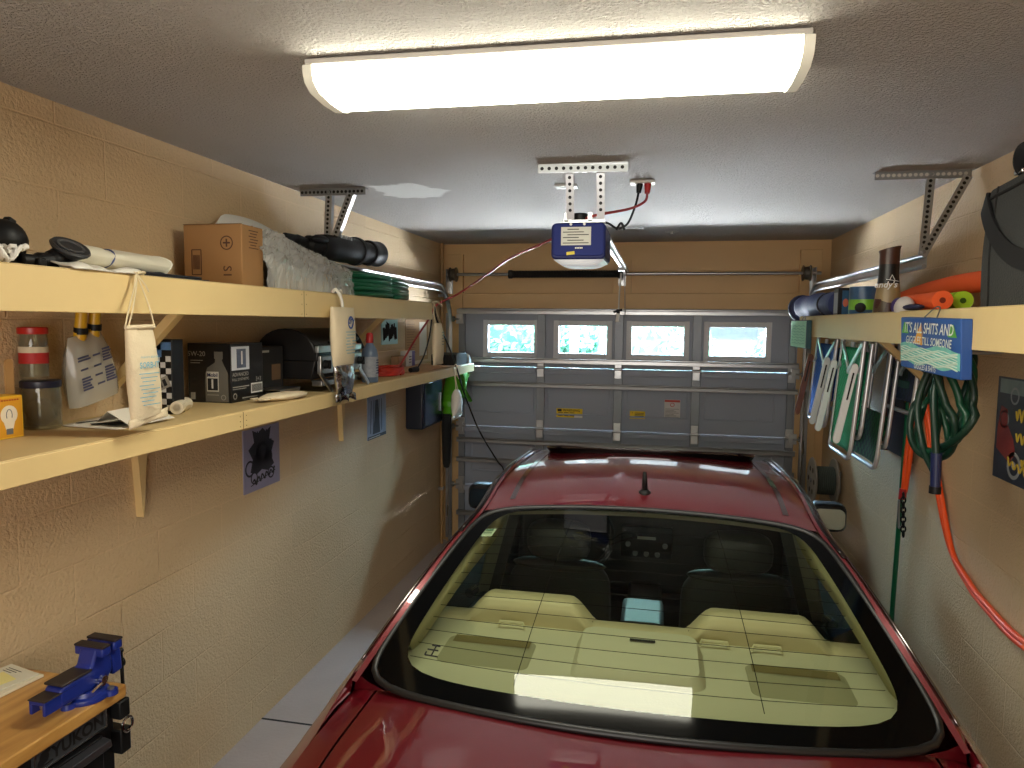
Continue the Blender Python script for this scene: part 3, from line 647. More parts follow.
t = thing('plastic_sheet_roll', 'roll of milky plastic sheeting held by a thin blue band on the upper left shelf', 'plastic roll', (-1.6, 1.93, 2.13))
def rollf(u, v):
    y = lerp(1.69, 2.05, v); a = 2 * PI * u
    sq = .62 + .38 * abs(math.cos(v * 2.3))
    r = .036 * (1 + .10 * noise.noise(Vector((math.cos(a) * 1.6, math.sin(a) * 1.6, v * 5)))) * (1 - .18 * math.exp(-((v - .36) / .05) ** 2)) * (1 + .16 * v)
    return (-1.60 + r * 1.25 * math.cos(a), y + .012 * math.sin(a * 3) * (v > .9), lerp(2.150, 2.150, v) - .012 * v + r * .82 * math.sin(a))
mb = MB(); mb.grid(rollf, 30, 26); R0 = mb.build('sheet', mat('milky_sheeting', (226, 220, 200), .35, vary=.05), t, angle=180)
mb = MB()
for k in range(7):
    r = .042 - .0055 * k; mb.tube([(-1.60 + r * 1.25 * math.cos(a), 2.048 + .012 * math.sin(a * 3 + k) - .003 * k, 2.138 + r * .82 * math.sin(a)) for a in [2 * PI * i / 20 for i in range(20)]], .0028, 5, closed=True)
mb.build('rolled_edge', mat('milky_edge', (240, 236, 222), .3), R0)
mb = MB(); mb.tube([(-1.60 + .0395 * math.cos(a), 1.82 + .012 * math.sin(a), 2.146 + .0285 * math.sin(a)) for a in [2 * PI * i / 24 for i in range(24)]], .0025, 6, closed=True); mb.build('band', mat('blue_band', (60, 74, 130), .5), t)
mb = MB()
def crum(x0, x1, ya, yb, z, amp, seed):
    return lambda u, v: (lerp(x0, x1, u) + .006 * math.sin(v * 9), lerp(ya, yb, v), z + amp * (.5 + noise.noise(Vector((u * 3 + seed, v * 5, seed)))) * math.sin(PI * min(1, max(0, u))) ** .3)
mb.grid(crum(-1.62, -1.472, 1.58, 1.83, UZ + .002, .02, 2), 10, 20)
tag(mb.build('plastic_bag', mat('white_crumpled_plastic', (226, 222, 210), .35), None, angle=180, solid=.003), 'flat crumpled white plastic bag lying under the sheet roll', 'plastic bag')
t = thing('folded_tarp', 'flat folded black sheet lying beneath the plastic roll beside the carton', 'folded sheet', (-1.6, 2.05, UZ))
for k, (ya, yb, xa, xb) in enumerate(((1.86, 2.16, -1.76, -1.49), (1.88, 2.145, -1.74, -1.51), (1.90, 2.03, -1.73, -1.56))):
    mb = MB(); mb.grid(lambda u, v: (lerp(xa, xb, u) + .004 * math.sin(v * 7 + k), lerp(ya, yb, v) + .004 * math.sin(u * 9), UZ + .004 + .0095 * k + .003 * noise.noise(Vector((u * 4, v * 4, k)))), 10, 10)
    mb.build('fold', mat('black_nylon', (24, 26, 32), .6), t, angle=180, solid=.008)

bx = thing('cardboard_box', 'brown cardboard carton marked S1 standing on the upper left shelf', 'box', (-1.68, 2.48, UZ))

bw = MB(); bw.box((-1.81, 2.473, UZ), (-1.56, 2.622, UZ + .236)); bx0 = bw.build('carton', M_cardb, bx, bevel=.004)
mb = MB(); mb.box((-1.81, 2.472, UZ + .2355), (-1.56, 2.475, UZ + .2375)); mb.box((-1.812, 2.545, UZ + .2355), (-1.558, 2.549, UZ + .237)); mb.build('lid_flap', mat('cardboard_edge', (120, 86, 50), .85), bx, smooth=False)
lt = MB(); lt.text('S1', (-1.625, 2.473, UZ + .055), (0, 0, -1), (1, 0, 0), .05, bold=.005)
for (xa, za, w, h) in ((-1.775, 2.145, .04, .095),):
    for k in range(4): lt.bar(((xa, xa + w, xa + w, xa)[k], 2.4725, (za, za, za + h, za + h)[k]), ((xa + w, xa + w, xa, xa)[k], 2.4725, (za, za + h, za + h, za)[k]), .0035, .001, (0, 1, 0))
    for k in range(6): lt.box((xa + .006 + .005 * k, 2.472, za + .02), (xa + .0085 + .005 * k, 2.4727, za + .075))
mk = mat('carton_print', (84, 54, 40), .85)
lt.lathe([(.027, -.0006), (.027, 0), (.023, 0), (.023, -.0006)], (-1.625, 2.473, 2.265), 'Y', 24, True)
lt.box((-1.64, 2.472, 2.262), (-1.61, 2.4727, 2.268)); lt.box((-1.628, 2.472, 2.25), (-1.622, 2.4727, 2.28))
for k in range(7): lt.box((-1.5602, 2.52 + .01 * (k % 2), 2.315 - .011 * k), (-1.5594, 2.585 - .007 * (k % 3), 2.3185 - .011 * k))
lt.build('lettering', mk, bx0, smooth=False)

# clear plastic wrap bag with a rounded hump behind the carton
t = thing('plastic_wrap_bag', 'big clear crumpled plastic bag of packing film beside the carton on the upper left shelf', 'plastic wrap', (-1.66, 3.0, UZ))
def wrap(u, v):
    a = PI * u; y = lerp(2.58, 3.40, v)
    hgt = (.235 - .11 * max(0, v - .25) ** 1.1 * 1.1) * (1 - .25 * max(0, .18 - v) / .18); wid = .155
    d = Vector((math.cos(a), 0, math.sin(a))); k = 1 + .08 * noise.noise(Vector((a * 2.0, y * 7, 1))) + .05 * noise.noise(Vector((a * 7, y * 22, 4))) + .06 * abs(noise.noise(Vector((a * 12, y * 34, 9))))
    sx = abs(d.x) ** .6 * (1 if d.x > 0 else -1); sz = d.z ** .6 if d.z > 0 else 0
    return (-1.672 + wid * sx * k * .98, y, UZ + .003 + hgt * sz * k)
mb = MB(); mb.grid(wrap, 60, 90); mb.build('film', M_clear, t, smooth=False)
mb = MB(); mb.grid(lambda u, v: (lerp(-1.83, -1.54, u) + .01, lerp(2.66, 3.36, v) + .02 * noise.noise(Vector((u * 5, v * 5, 2))), UZ + .005 + (.15 - .085 * v) * (math.sin(PI * u) ** .5) * (1 + .25 * noise.noise(Vector((u * 9, v * 15, 3))))), 30, 40); mb.build('inner_film', mat('packing_film', (214, 212, 206), .12, bump=.9, bscale=45), t, smooth=False)
t = thing('foam_sheet', 'white foam sheet curved up behind the carton against the wall', 'foam sheet', (-1.83, 2.8, UZ))
mb = MB(); mb.grid(lambda u, v: (-1.868 + .035 * u, lerp(2.69, 3.62, v), UZ + u * (.315 + .03 * math.sin(PI * min(1, v * 1.5)) - .04 * v - .05 * v * v - .06 * math.exp(-(v / .05) ** 2))), 8, 30); mb.build('sheet', mat('white_foam', (238, 236, 230), .6), t, angle=180, solid=.006)

t = thing('black_power_tool', 'black tubular power tool with two collars lying on the plastic wrap', 'power tool', (-1.6, 3.3, 2.2))
A, B = Vector((-1.62, 2.98, 2.318)), Vector((-1.56, 3.86, 2.35)); D_ = (B - A).normalized(); Q = D_.to_track_quat('Z', 'Y').to_matrix().to_4x4()
def tl(prof, name, m, n=26):
    mb = MB(); mb.T = Matrix.Translation(A) @ Q; mb.lathe(prof, n=n); return mb.build(name, m, t)
tl([(0, .22), (.045, .22), (.056, .235), (.06, .30), (.064, .42), (.066, .56), (.06, .565), (.0, .565)], 'body', M_black)
tl([(.058, .56), (.074, .56), (.075, .58), (.071, .60), (.06, .60)], 'collar', M_blackm)
tl([(.05, .60), (.056, .60), (.056, .72), (.05, .725)], 'neck', M_black)
tl([(.045, .71), (.068, .71), (.07, .73), (.066, .745), (.066, .80), (.07, .815), (.07, .83), (.06, .83), (.055, .75), (.045, .75)], 'nozzle_ring', M_black)
mb = MB(); mb.T = Matrix.Translation(A) @ Q
mb.tube(spline([(.035, .03, -.02), (.025, .025, .06), (.015, .01, .14), (0, 0, .24)]), [.018] * 8 + [.022] * 8 + [.04] * 9, 10); mb.build('handle', M_black, t, angle=180)
mb = MB(); mb.T = Matrix.Translation(A) @ Q
for k in range(7): mb.cbox((.0, .052, .24 + .014 * k), (.07, .014, .006))
mb.build('cooling_slot', M_blackm, t)
mb = MB(); mb.T = Matrix.Translation(A) @ Q
mb.ball((-.03, .03, .17), (.03, .02, .07), 12, 8); mb.ball((.04, -.02, .15), (.02, .03, .06), 12, 8); mb.build('trigger_guard', M_black, t, angle=180)
mb = MB()
for k in range(5): mb.cbox((-1.525 + .0004 * k, 3.27 + .028 * k, 2.382), (.003, .018, .016))
mb.build('maker_mark', mat('grey_mark', (120, 120, 122), .6), t)

t = thing('green_hose_coil', 'dark green garden hose coiled flat at the far end of the upper left shelf', 'hose', (-1.62, 3.97, UZ))
mb = MB(); pts = []
for i in range(340):
    a = i * 2 * PI / 34; k = i / 34
    rr = .168 + .013 * math.sin(i * .37) - (.03 if int(k) % 2 else 0)
    pts.append((-1.655 + .8 * rr * math.cos(a), 3.97 + (rr + .24) * math.sin(a), UZ + .014 + .0115 * k + .004 * math.sin(a * 2 + k)))
mb.tube(pts, .0125, 8); mb.build('hose', mat('hose_green', (16, 92, 62), .28), t, angle=180)
MB().cyl((-1.60, 4.16, UZ + .135), (-1.56, 4.06, UZ + .13), .016, n=12).build('coupling', M_galv, t)

# ------------------------------------------------------------------ lower left shelf
t = thing('bulb_box', 'yellow light bulb carton at the near end of the lower left shelf', 'box', (-1.72, 1.6, LZ))
bb = MB().box((-1.80, 1.50, LZ), (-1.742, 1.665, LZ + .118)).build('carton', mat('bulb_box_yellow', (232, 182, 44), .5), t, bevel=.002)
mb = MB(); fx_ = -1.7415
mb.box((fx_ - .0005, 1.505, LZ + .005), (fx_, 1.66, LZ + .112)); mb.build('print_field', mat('bulb_box_orange', (220, 158, 36), .5), bb, smooth=False)
mb = MB()
for y in (1.565, 1.62):
    pts = [(y + .026 * math.cos(a), LZ + .066 + .026 * math.sin(a)) for a in [math.radians(-50 + 280 * k / 16) for k in range(17)]] + [(y - .011, LZ + .026), (y + .011, LZ + .026)]
    mb.prism(pts, (fx_, 0, 0), (0, 1, 0), (0, 0, 1), .0008)
mb.build('printed_bulb', mat('bulb_print', (236, 226, 206), .5), bb, smooth=False)
mb = MB()
for y in (1.565, 1.62):
    mb.box((fx_, y - .010, LZ + .012), (fx_ + .001, y + .010, LZ + .028)); mb.tube([(fx_ + .001, y + .009 * math.cos(a), LZ + .065 + .016 * math.sin(a)) for a in [PI * k / 6 for k in range(-1, 8)]], .0012, 5)
mb.build('printed_base', mat('bulb_base_print', (110, 112, 116), .4), bb, smooth=False)
lt = MB(); [lt.box((fx_, 1.59 + .008 * k, LZ + .104), (fx_ + .001, 1.595 + .008 * k, LZ + .1085)) for k in range(8)]; lt.build('lettering', mat('red_lettering', (170, 60, 30), .6), bb, smooth=False)

def jar(name, label, x, y, z, r, h, lidm, neck, lid_h=.018, group='glass jars'):
    t = thing(name, label, 'jar', (x, y, z), group)
    MB().lathe([(0, .004), (r * .9, .001), (r, .008), (r, h * .8), (r * .97, h * .9), (neck, h), (neck - .003, h), (r * .93, h * .88), (r * .95, .012), (0, .008)], (x, y, z), n=28).build('glass', M_jar, t, angle=60)
    mb = MB(); mb.lathe([(0, h - .003), (neck + .003, h - .003), (neck + .004, h), (neck + .004, h + lid_h - .003), (neck + .001, h + lid_h), (0, h + lid_h)], (x, y, z), n=30); mb.build('lid', lidm, t)
    return t
JX, JY = -1.815, 1.80
j = jar('glass_jar', 'wide glass jar with dark blue lid behind the bulb carton', JX, JY, LZ, .052, .128, mat('dark_blue_lid', (26, 30, 52), .35), .05)
mb = MB(); mb.ball((JX, JY, LZ + .05), (.042, .042, .04), 14, 10, lambda d: 1 + .15 * noise.noise(d * 4)); mb.build('contents', mat('jar_contents', (118, 104, 78), .8), j)
j = jar('glass_jar', 'smaller glass jar with red lid stacked on the blue-lidded jar', JX - .012, JY - .008, LZ + .147, .038, .14, mat('red_jar_lid', (168, 26, 22), .35), .036)
mb = MB(); mb.lathe([(.0388, .05), (.0388, .1)], (JX - .012, JY - .008, LZ + .147), n=28); l_ = mb.build('paper_label', mat('jar_label_red', (176, 34, 34), .6), j)
mb = MB(); mb.lathe([(.0392, .082), (.0392, .1)], (JX - .012, JY - .008, LZ + .147), n=28); mb.build('label_band', mat('jar_label_pale', (206, 196, 170), .6), l_)
mb = MB(); mb.prism(rrect(.026, .215, .012), (-1.806, 1.685, LZ + .108), Vector((.1, .99, 0)), (0, 0, 1), .0035)
tag(mb.build('wooden_stick', mat('pale_birch', (190, 150, 96), .6), None), 'pale wooden paint stick with a round end standing beside the jars', 'stick')

t = thing('hand_tool_pouch', 'clear printed plastic pouch hanging by two yellow tool handles under the upper left shelf', 'pouch', (-1.80, 1.985, LZ + .07))
PM = Matrix.Translation((-1.80, 1.985, LZ + .07)) @ Euler((math.radians(12), math.radians(4), 0)).to_matrix().to_4x4()
def pouch(sg):
    return lambda u, v: (sg * .042 * math.sqrt(max(0, 1 - (2 * u - 1) ** 4)) * (math.sin(PI * min(1, v * .8 + .2)) ** .5 if v < .98 else .12) + .0, (u - .5) * lerp(.20, .13, v ** 2), v * .22)
mb = MB(); mb.T = PM; mb.grid(pouch(1), 14, 14); mb.grid(pouch(-1), 14, 14, flip=True); po = mb.build('pouch', M_milky, t, angle=180)
mb = MB(); mb.T = PM
for (ya, za, w, h) in ((-.085, .15, .05, .022), (.015, .13, .036, .05), (.018, .06, .044, .055), (-.08, .055, .04, .05), (-.025, .155, .03, .005), (-.025, .12, .03, .005), (-.025, .09, .03, .005), (-.02, .06, .03, .005), (-.08, .12, .03, .004)):
    for k in range(max(1, int(h / .009))): mb.box((.0445, ya, za + .009 * k), (.0452, ya + w * (1 - .12 * (k % 3)), za + .009 * k + .006))
mb.build('lettering', mat('blue_black_print', (66, 68, 96), .7), po, smooth=False)
for k, y in enumerate((-.022, .035)):
    mb = MB(); mb.T = PM; mb.cyl((0, y, .20), (.012, y + .034, .36), .019, .015, n=14); hh = mb.build('tool_handle', mat('yellow_handle', (204, 158, 34), .4), t)
    mb = MB(); mb.T = PM; mb.cyl((.0025, y + .007, .222), (.004, y + .010, .242), .0205, n=14); mb.build('grip_band', M_black, hh)
    mb = MB(); mb.T = PM; mb.cyl((0, y, .10), (0, y, .205), .012, .017, n=12); mb.build('shank', mat('pale_shank', (206, 200, 186), .4), t)
t = thing('printed_leaflet', 'black and white printed leaflet lying flat on the lower left shelf', 'paper', (-1.68, 1.93, LZ), 'loose papers')
def sheet(pts, z, name, m, parent):
    mb = MB(); mb.grid(lambda u, v: tuple(lerp(lerp(Vector(pts[0]), Vector(pts[1]), u), lerp(Vector(pts[3]), Vector(pts[2]), u), v)) + (z + .003 * math.sin(u * 5) * math.sin(v * 4),), 8, 8)
    return mb.build(name, m, parent, angle=180, solid=.001)
p_ = sheet([(-1.79, 1.84), (-1.565, 1.81), (-1.60, 2.03), (-1.84, 2.09)], LZ + .004, 'page', M_paper, t)
mb = MB()
for k, (a, b, w) in enumerate((((-1.70, 1.86), (-1.60, 1.98), .03), ((-1.64, 1.86), (-1.62, 1.94), .035), ((-1.76, 1.87), (-1.72, 2.02), .012), ((-1.68, 1.95), (-1.63, 2.0), .02))):
    mb.bar((a[0], a[1], LZ + .0085), (b[0], b[1], LZ + .0085), w, .001)
mb.build('printing', M_ink, p_, smooth=False)
t = thing('folded_paper', 'folded white paper sheet standing half open behind the large cotton bag', 'paper', (-1.66, 1.95, LZ), 'loose papers')
mb = MB(); mb.add([(-1.56, 1.86, LZ + .008), (-1.56, 2.06, LZ + .008), (-1.64, 2.04, LZ + .055), (-1.64, 1.86, LZ + .05), (-1.70, 1.88, LZ + .012), (-1.70, 2.04, LZ + .012)], [(0, 1, 2, 3), (3, 2, 5, 4)]); mb.build('page', M_paper, t, smooth=False, solid=.001)
t = thing('white_tube', 'short white plastic tube lying behind the large cotton bag', 'tube', (-1.66, 2.2, LZ))
mb = MB(); mb.T = frame((-1.645, 2.19, LZ + .024), 24); mb.lathe([(.014, -.012), (.023, -.012), (.023, .13), (0, .13)], axis='Y', n=22); mb.lathe([(.014, -.012), (.014, .1), (0, .1)], axis='Y', n=22); mb.build('tube', mat('cream_tube', (224, 214, 190), .5), t)

def carton(name, label, x0, y0, z0, x1, y1, z1, m, group=None):
    t = thing(name, label, 'box', ((x0 + x1) / 2, (y0 + y1) / 2, z0), group)
    return t, MB().box((x0, y0, z0), (x1, y1, z1)).build('carton', m, t, bevel=.0025)
M_blkbox = mat('black_glossy_card', (16, 17, 20), .35)
M_wprint = mat('white_print', (206, 206, 204), .5)
# chequered box
t, c = carton('chequered_box', 'tall box with black and white chequers and a blue top behind the cotton bag', -1.782, 2.186, LZ, -1.66, 2.25, LZ + .262, M_blkbox)
mb = MB(); n = 5; s_ = .0215
for i in range(4):
    for k in range(9):
        x = -1.662 - s_ * (i + 1); z = LZ + .012 + s_ * k
        if (i + k) % 2 == 0: mb.box((x, 2.1852, z), (x + s_ - .002, 2.186, z + s_ - .002))
mb.build('white_squares', M_wprint, c, smooth=False)
mb = MB().box((-1.781, 2.1845, LZ + .2), (-1.70, 2.186, LZ + .252)); mb.box((-1.781, 2.1845, LZ + .225), (-1.662, 2.1858, LZ + .252)); mb.build('blue_field', mat('blue_box_print', (88, 128, 176), .4, vary=.4, vscale=60), c, smooth=False)
mb = MB(); mb.T = Matrix.Translation((-1.735, 2.184, LZ + .09)) @ Matrix.Rotation(math.radians(-24), 4, 'Y')
mb.box((-.04, -.0006, -.02), (.07, 0, .02)); e_ = mb.build('slanted_panel', mat('grey_print', (150, 146, 136), .8), c, smooth=False)
mb = MB(); mb.T = Matrix.Translation((-1.735, 2.183, LZ + .09)) @ Matrix.Rotation(math.radians(-24), 4, 'Y')
for k in range(5): mb.box((-.035 + .02 * k, -.0006, -.012), (-.022 + .02 * k, 0, .012))
mb.build('slanted_marks', M_ink, c, smooth=False)

# motor oil carton with a printed jug
t, c = carton('motor_oil_box', 'black motor oil carton with a printed grey jug on the lower left shelf', -1.853, 2.536, LZ, -1.66, 2.768, LZ + .238, M_blkbox)
mb = MB(); Y_ = 2.5352
jug = [(-1.775, .004), (-1.775, .115), (-1.765, .14), (-1.73, .162), (-1.728, .175), (-1.733, .178), (-1.733, .205), (-1.695, .205), (-1.695, .178), (-1.70, .172), (-1.69, .15), (-1.674, .12), (-1.672, .004)]
mb.prism([(x, LZ + z) for x, z in jug][::-1], (0, 2.536, 0), (1, 0, 0), (0, 0, 1), -.0008) if False else mb.prism([(x, LZ + z) for x, z in jug], (0, 2.5352, 0), (1, 0, 0), (0, 0, 1), .0006)
jg = mb.build('printed_jug', mat('grey_jug_print', (98, 96, 90), .4), c, smooth=False)
mb = MB(); mb.box((-1.768, 2.5342, LZ + .045), (-1.715, 2.5352, LZ + .125)); lb = mb.build('jug_label', mat('jug_label_print', (196, 194, 186), .5), jg, smooth=False)
mb = MB(); mb.box((-1.764, 2.5335, LZ + .05), (-1.719, 2.5345, LZ + .098)); mb.build('label_panel', M_ink, lb, smooth=False)
lt = MB(); lt.text('1', (-1.742, 2.533, LZ + .074), (1, 0, 0), (0, 0, 1), .05, bold=.03); lt.build('numeral', M_wprint, lb, smooth=False)
lt = MB(); lt.text('Mobil', (-1.742, 2.534, LZ + .111), (1, 0, 0), (0, 0, 1), .021, bold=.02); lt.build('wordmark', mat('navy_print', (30, 36, 84), .6), lb, smooth=False)
lt = MB(); lt.text('5W-20', (-1.812, 2.535, LZ + .195), (1, 0, 0), (0, 0, 1), .028, bold=.005)
for k in range(2): lt.box((-1.84, 2.5348, LZ + .168 - .01 * k), (-1.785 - .012 * k, 2.5355, LZ + .1705 - .01 * k))
lt.box((-1.842, 2.5348, LZ + .012), (-1.822, 2.5355, LZ + .04)); lt.lathe([(.011, 0), (.011, .0006), (.008, .0006), (.008, 0)], (-1.695, 2.5345, LZ + .022), 'Y', 16, True); lt.box((-1.768, 2.5342, LZ + .03), (-1.715, 2.535, LZ + .033))
lt.build('lettering', mat('grey_lettering', (150, 148, 142), .6), c, smooth=False)
mb = MB(); X_ = -1.6594
mb.box((-1.66, 2.54, LZ + .13), (X_, 2.665, LZ + .225)); wf_ = mb.build('white_panel', mat('silver_print', (196, 200, 208), .3), c, smooth=False)
mb = MB(); mb.box((X_, 2.575, LZ + .138), (X_ + .0006, 2.64, LZ + .215)); mb.build('panel_picture', mat('steel_blue_print', (84, 92, 112), .3, vary=.5, vscale=50), wf_, smooth=False)
lt = MB(); lt.text('1', (X_ + .0006, 2.61, LZ + .176), (0, 1, 0), (0, 0, 1), .075, bold=.02); lt.build('numeral', M_wprint, wf_, smooth=False)
lt = MB(); lt.text('ADVANCED', (X_, 2.60, LZ + .112), (0, 1, 0), (0, 0, 1), .021, bold=.01); lt.text('FULL SYNTHETIC', (X_, 2.60, LZ + .092), (0, 1, 0), (0, 0, 1), .0155, bold=.01)
lt.text('3+3', (X_, 2.73, LZ + .085), (0, 1, 0), (0, 0, 1), .026, bold=.01); lt.box((-1.66, 2.545, LZ + .06), (X_, 2.66, LZ + .064)); lt.box((-1.66, 2.545, LZ + .052), (X_, 2.64, LZ + .055))
lt.lathe([(.013, 0), (.013, .0006), (.009, .0006), (.009, 0)], (-1.66, 2.56, LZ + .025), 'X', 16, True); lt.box((-1.66, 2.61, LZ + .012), (X_, 2.72, LZ + .016))
lt.build('lettering', mat('grey_lettering', (150, 148, 142), .6), c, smooth=False)
mb = MB(); mb.box((-1.66, 2.675, LZ + .028), (X_, 2.76, LZ + .07)); q = mb.build('barcode', M_wprint, c, smooth=False)
lt = MB(); [lt.box((X_, 2.68 + .0055 * k, LZ + .034), (X_ + .0005, 2.683 + .0055 * k, LZ + .064)) for k in range(14)]; lt.build('bars', M_ink, q, smooth=False)

t, c = carton('parts_box', 'dark box with a brown label standing behind the motor oil carton', -1.86, 2.80, LZ, -1.69, 2.99, LZ + .215, mat('very_dark_card', (22, 20, 20), .6))
mb = MB(); mb.box((-1.69, 2.89, LZ + .065), (-1.6894, 2.965, LZ + .135)); mb.build('brown_label', mat('brown_label', (96, 74, 54), .6), c, smooth=False)
lt = MB(); lt.box((-1.69, 2.81, LZ + .19), (-1.6892, 2.87, LZ + .20)); lt.build('lettering', mat('grey_lettering', (150, 148, 142), .6), c, smooth=False)
t = thing('silver_tray', 'small silver metal tray lying between the dark box and the grill', 'tray', (-1.62, 2.9, LZ))
mb = MB(); mb.box((-1.70, 2.78, LZ + .03), (-1.585, 2.96, LZ + .034)); mb.box((-1.589, 2.78, LZ + .004), (-1.585, 2.95, LZ + .034)); mb.box((-1.70, 2.78, LZ), (-1.696, 2.96, LZ + .034)); mb.build('tray', M_steel, t, bevel=.002)

# white cloth sack lying on the front edge
t = thing('cloth_sack', 'small white cloth sack lying flat on the front edge of the lower left shelf', 'sack', (-1.53, 2.73, LZ))
mb = MB(); mb.T = frame((-1.535, 2.72, LZ + .017), -12)
mb.ball((0, 0, 0), (.052, .135, .017), 26, 16, lambda d: 1 + .10 * noise.noise(d * 3.3)); mb.build('sack', M_cloth, t, angle=180)
mb = MB(); mb.T = frame((-1.535, 2.72, LZ + .012), -12); mb.grid(lambda u, v: ((u - .5) * .08, -.155 + .035 * v, .003 * math.sin(u * 16) + .004), 16, 3); mb.build('gathered_end', M_cloth, t, angle=180, solid=.004)

# tabletop gas grill: dark hood, steel front, folding legs
t = thing('tabletop_grill', 'portable tabletop grill with dark rounded hood and steel front panel', 'grill', (-1.66, 3.25, LZ))
GX0, GX1, GY0, GY1 = -1.845, -1.545, 3.02, 3.50
M_hood = mat('hood_black', (26, 24, 24), .35, .3)
hp = [(GX0, 1.785)] + [(lerp(GX0, GX1, .5) - .155 * math.cos(a) * (1 if a < PI / 2 else .98), 1.79 + .145 * math.sin(a) ** .8) for a in [PI * k / 14 for k in range(1, 14)]] + [(GX1 + .012, 1.835), (GX1 + .012, 1.785)]
mb = MB(); mb.prism(hp, (0, GY1, 0), (1, 0, 0), (0, 0, 1), GY1 - GY0); mb.build('hood', M_hood, t, bevel=.006)
mb = MB(); mb.prism([(GX0, 1.785), (GX1, 1.785), (GX1 - .02, 1.70), (GX0 + .02, 1.70)], (0, GY1, 0), (1, 0, 0), (0, 0, 1), GY1 - GY0); mb.build('fire_box', M_hood, t, bevel=.004)
fp = MB().box((GX1 + .002, GY0 + .01, 1.725), (GX1 + .024, GY1 - .01, 1.81)).build('front_panel', M_steel, t, bevel=.004)
MB().box((GX1 - .002, GY0 - .002, 1.825), (GX1 + .018, GY1 + .002, 1.856)).build('hood_trim', M_steel, t, bevel=.003)
for y in (3.065, 3.27, 3.45):
    mb = MB(); mb.cyl((GX1 + .024, y, 1.77), (GX1 + .05, y, 1.77), .021, .018, n=18); mb.box((GX1 + .045, y - .005, 1.75), (GX1 + .056, y + .005, 1.79)); mb.build('knob', M_black, fp, bevel=.001)
mb = MB(); mb.box((GX1 + .024, 3.16, 1.778), (GX1 + .0248, 3.19, 1.79)); mb.box((GX1 + .024, 3.16, 1.75), (GX1 + .0248, 3.19, 1.762)); mb.box((GX1 + .024, 3.34, 1.778), (GX1 + .0248, 3.38, 1.79)); mb.build('dial_mark', M_ink, fp)
mb = MB(); mb.tube(spline([(GX1 + .01, GY0 + .12, 1.87), (GX1 + .05, GY0 + .13, 1.885), (GX1 + .05, GY1 - .13, 1.885), (GX1 + .01, GY1 - .12, 1.87)]), .009, 8); mb.build('hood_handle', M_black, t)
for y, k in ((3.04, 1), (3.47, 1)):
    mb = MB(); mb.bar((GX1 + .038, y - .05, 1.735), (GX1 + .05, y + .045, LZ + .004), .022, .008, (1, 0, 0)); mb.build('leg', M_steel, t, bevel=.002)
    mb = MB(); mb.bar((GX0 + .03, y - .02, 1.715), (GX0 + .03, y + .055, LZ + .004), .022, .008, (1, 0, 0)); mb.build('leg', M_steel, t, bevel=.002)
mb = MB().box((GX1 - .03, GY0 + .02, 1.668), (GX1 + .022, GY1 - .06, 1.695)); mb.build('drip_tray', M_steel, t, bevel=.003)
mb = MB(); mb.ball((GX1 - .05, GY1 - .09, 1.90), (.03, .05, .03), 14, 10); mb.tube(spline([(GX1 - .05, GY1 - .08, 1.91), (GX1 - .02, GY1 - .0, 1.90), (GX1 - .0, GY1 + .05, 1.83)]), .014, 8); mb.build('gas_regulator', M_black, t, angle=180)

t = thing('spray_bottle', 'blue grey cleaner bottle with red cap next to the grill', 'bottle', (-1.54, 3.64, LZ))
bx_, by_ = -1.54, 3.64
mb = MB(); mb.lathe([(0, 0), (.042, 0), (.045, .006), (.045, .15), (.040, .175), (.022, .205), (.018, .215), (.018, .222), (0, .222)], (bx_, by_, LZ), n=26); bt = mb.build('body', mat('blue_grey_bottle', (92, 108, 130), .35), t)
MB().lathe([(0, .215), (.021, .215), (.022, .22), (.019, .262), (.012, .27), (0, .27)], (bx_, by_, LZ), n=22).build('cap', M_red, t)
mb = MB(); mb.lathe([(.0456, .03), (.0456, .14)], (bx_, by_, LZ), n=26); mb.build('label', mat('bottle_label_grey', (152, 156, 164), .5, vary=.35, vscale=60), bt)
mb = MB()
for k in range(6): mb.cbox((bx_ + .0462, by_ - .004, LZ + .052 + .014 * k), (.001, .036 - .008 * (k % 2), .006))
mb.build('lettering', mat('navy_print', (30, 36, 84), .6), bt, smooth=False)
rg = MB(); rg.ball((-1.66, 3.80, LZ + .022), (.055, .07, .022), 16, 10, lambda d: 1 + .2 * noise.noise(d * 3)); tag(rg.build('grey_rag', mat('grey_rag', (120, 112, 108), .9), None, angle=180), 'crumpled grey rag between the bottle and the red cord coil', 'rag')
t = thing('cardboard_sheet', 'flat sheet of brown cardboard at the far end of the lower left shelf', 'cardboard', (-1.66, 4.75, LZ))
mb = MB(); mb.grid(lambda u, v: (lerp(-1.84, -1.49, u), lerp(4.36, 5.30, v) - .03 * u, LZ + .003 + .006 * math.sin(v * PI) * u), 4, 8); mb.build('sheet', mat('pale_cardboard', (190, 150, 110), .85), t, solid=.003, angle=180)
t, c = carton('small_carton', 'small white and purple carton at the back of the lower left shelf', -1.862, 4.97, LZ, -1.80, 5.115, LZ + .115, mat('white_card', (226, 224, 222), .5))
mb = MB().box((-1.80, 5.05, LZ + .002), (-1.7992, 5.113, LZ + .113)); mb.build('purple_side', mat('purple_print', (96, 80, 150), .5), c, smooth=False)
mb = MB(); [mb.box((-1.7995, 4.985, LZ + .03 + .02 * k), (-1.7990, 5.035, LZ + .036 + .02 * k)) for k in range(3)]; mb.build('lettering', M_ink, c, smooth=False)
t, c = carton('small_carton', 'small tan carton standing just before the white and purple one', -1.862, 4.78, LZ, -1.805, 4.93, LZ + .085, mat('tan_card', (150, 122, 96), .6))
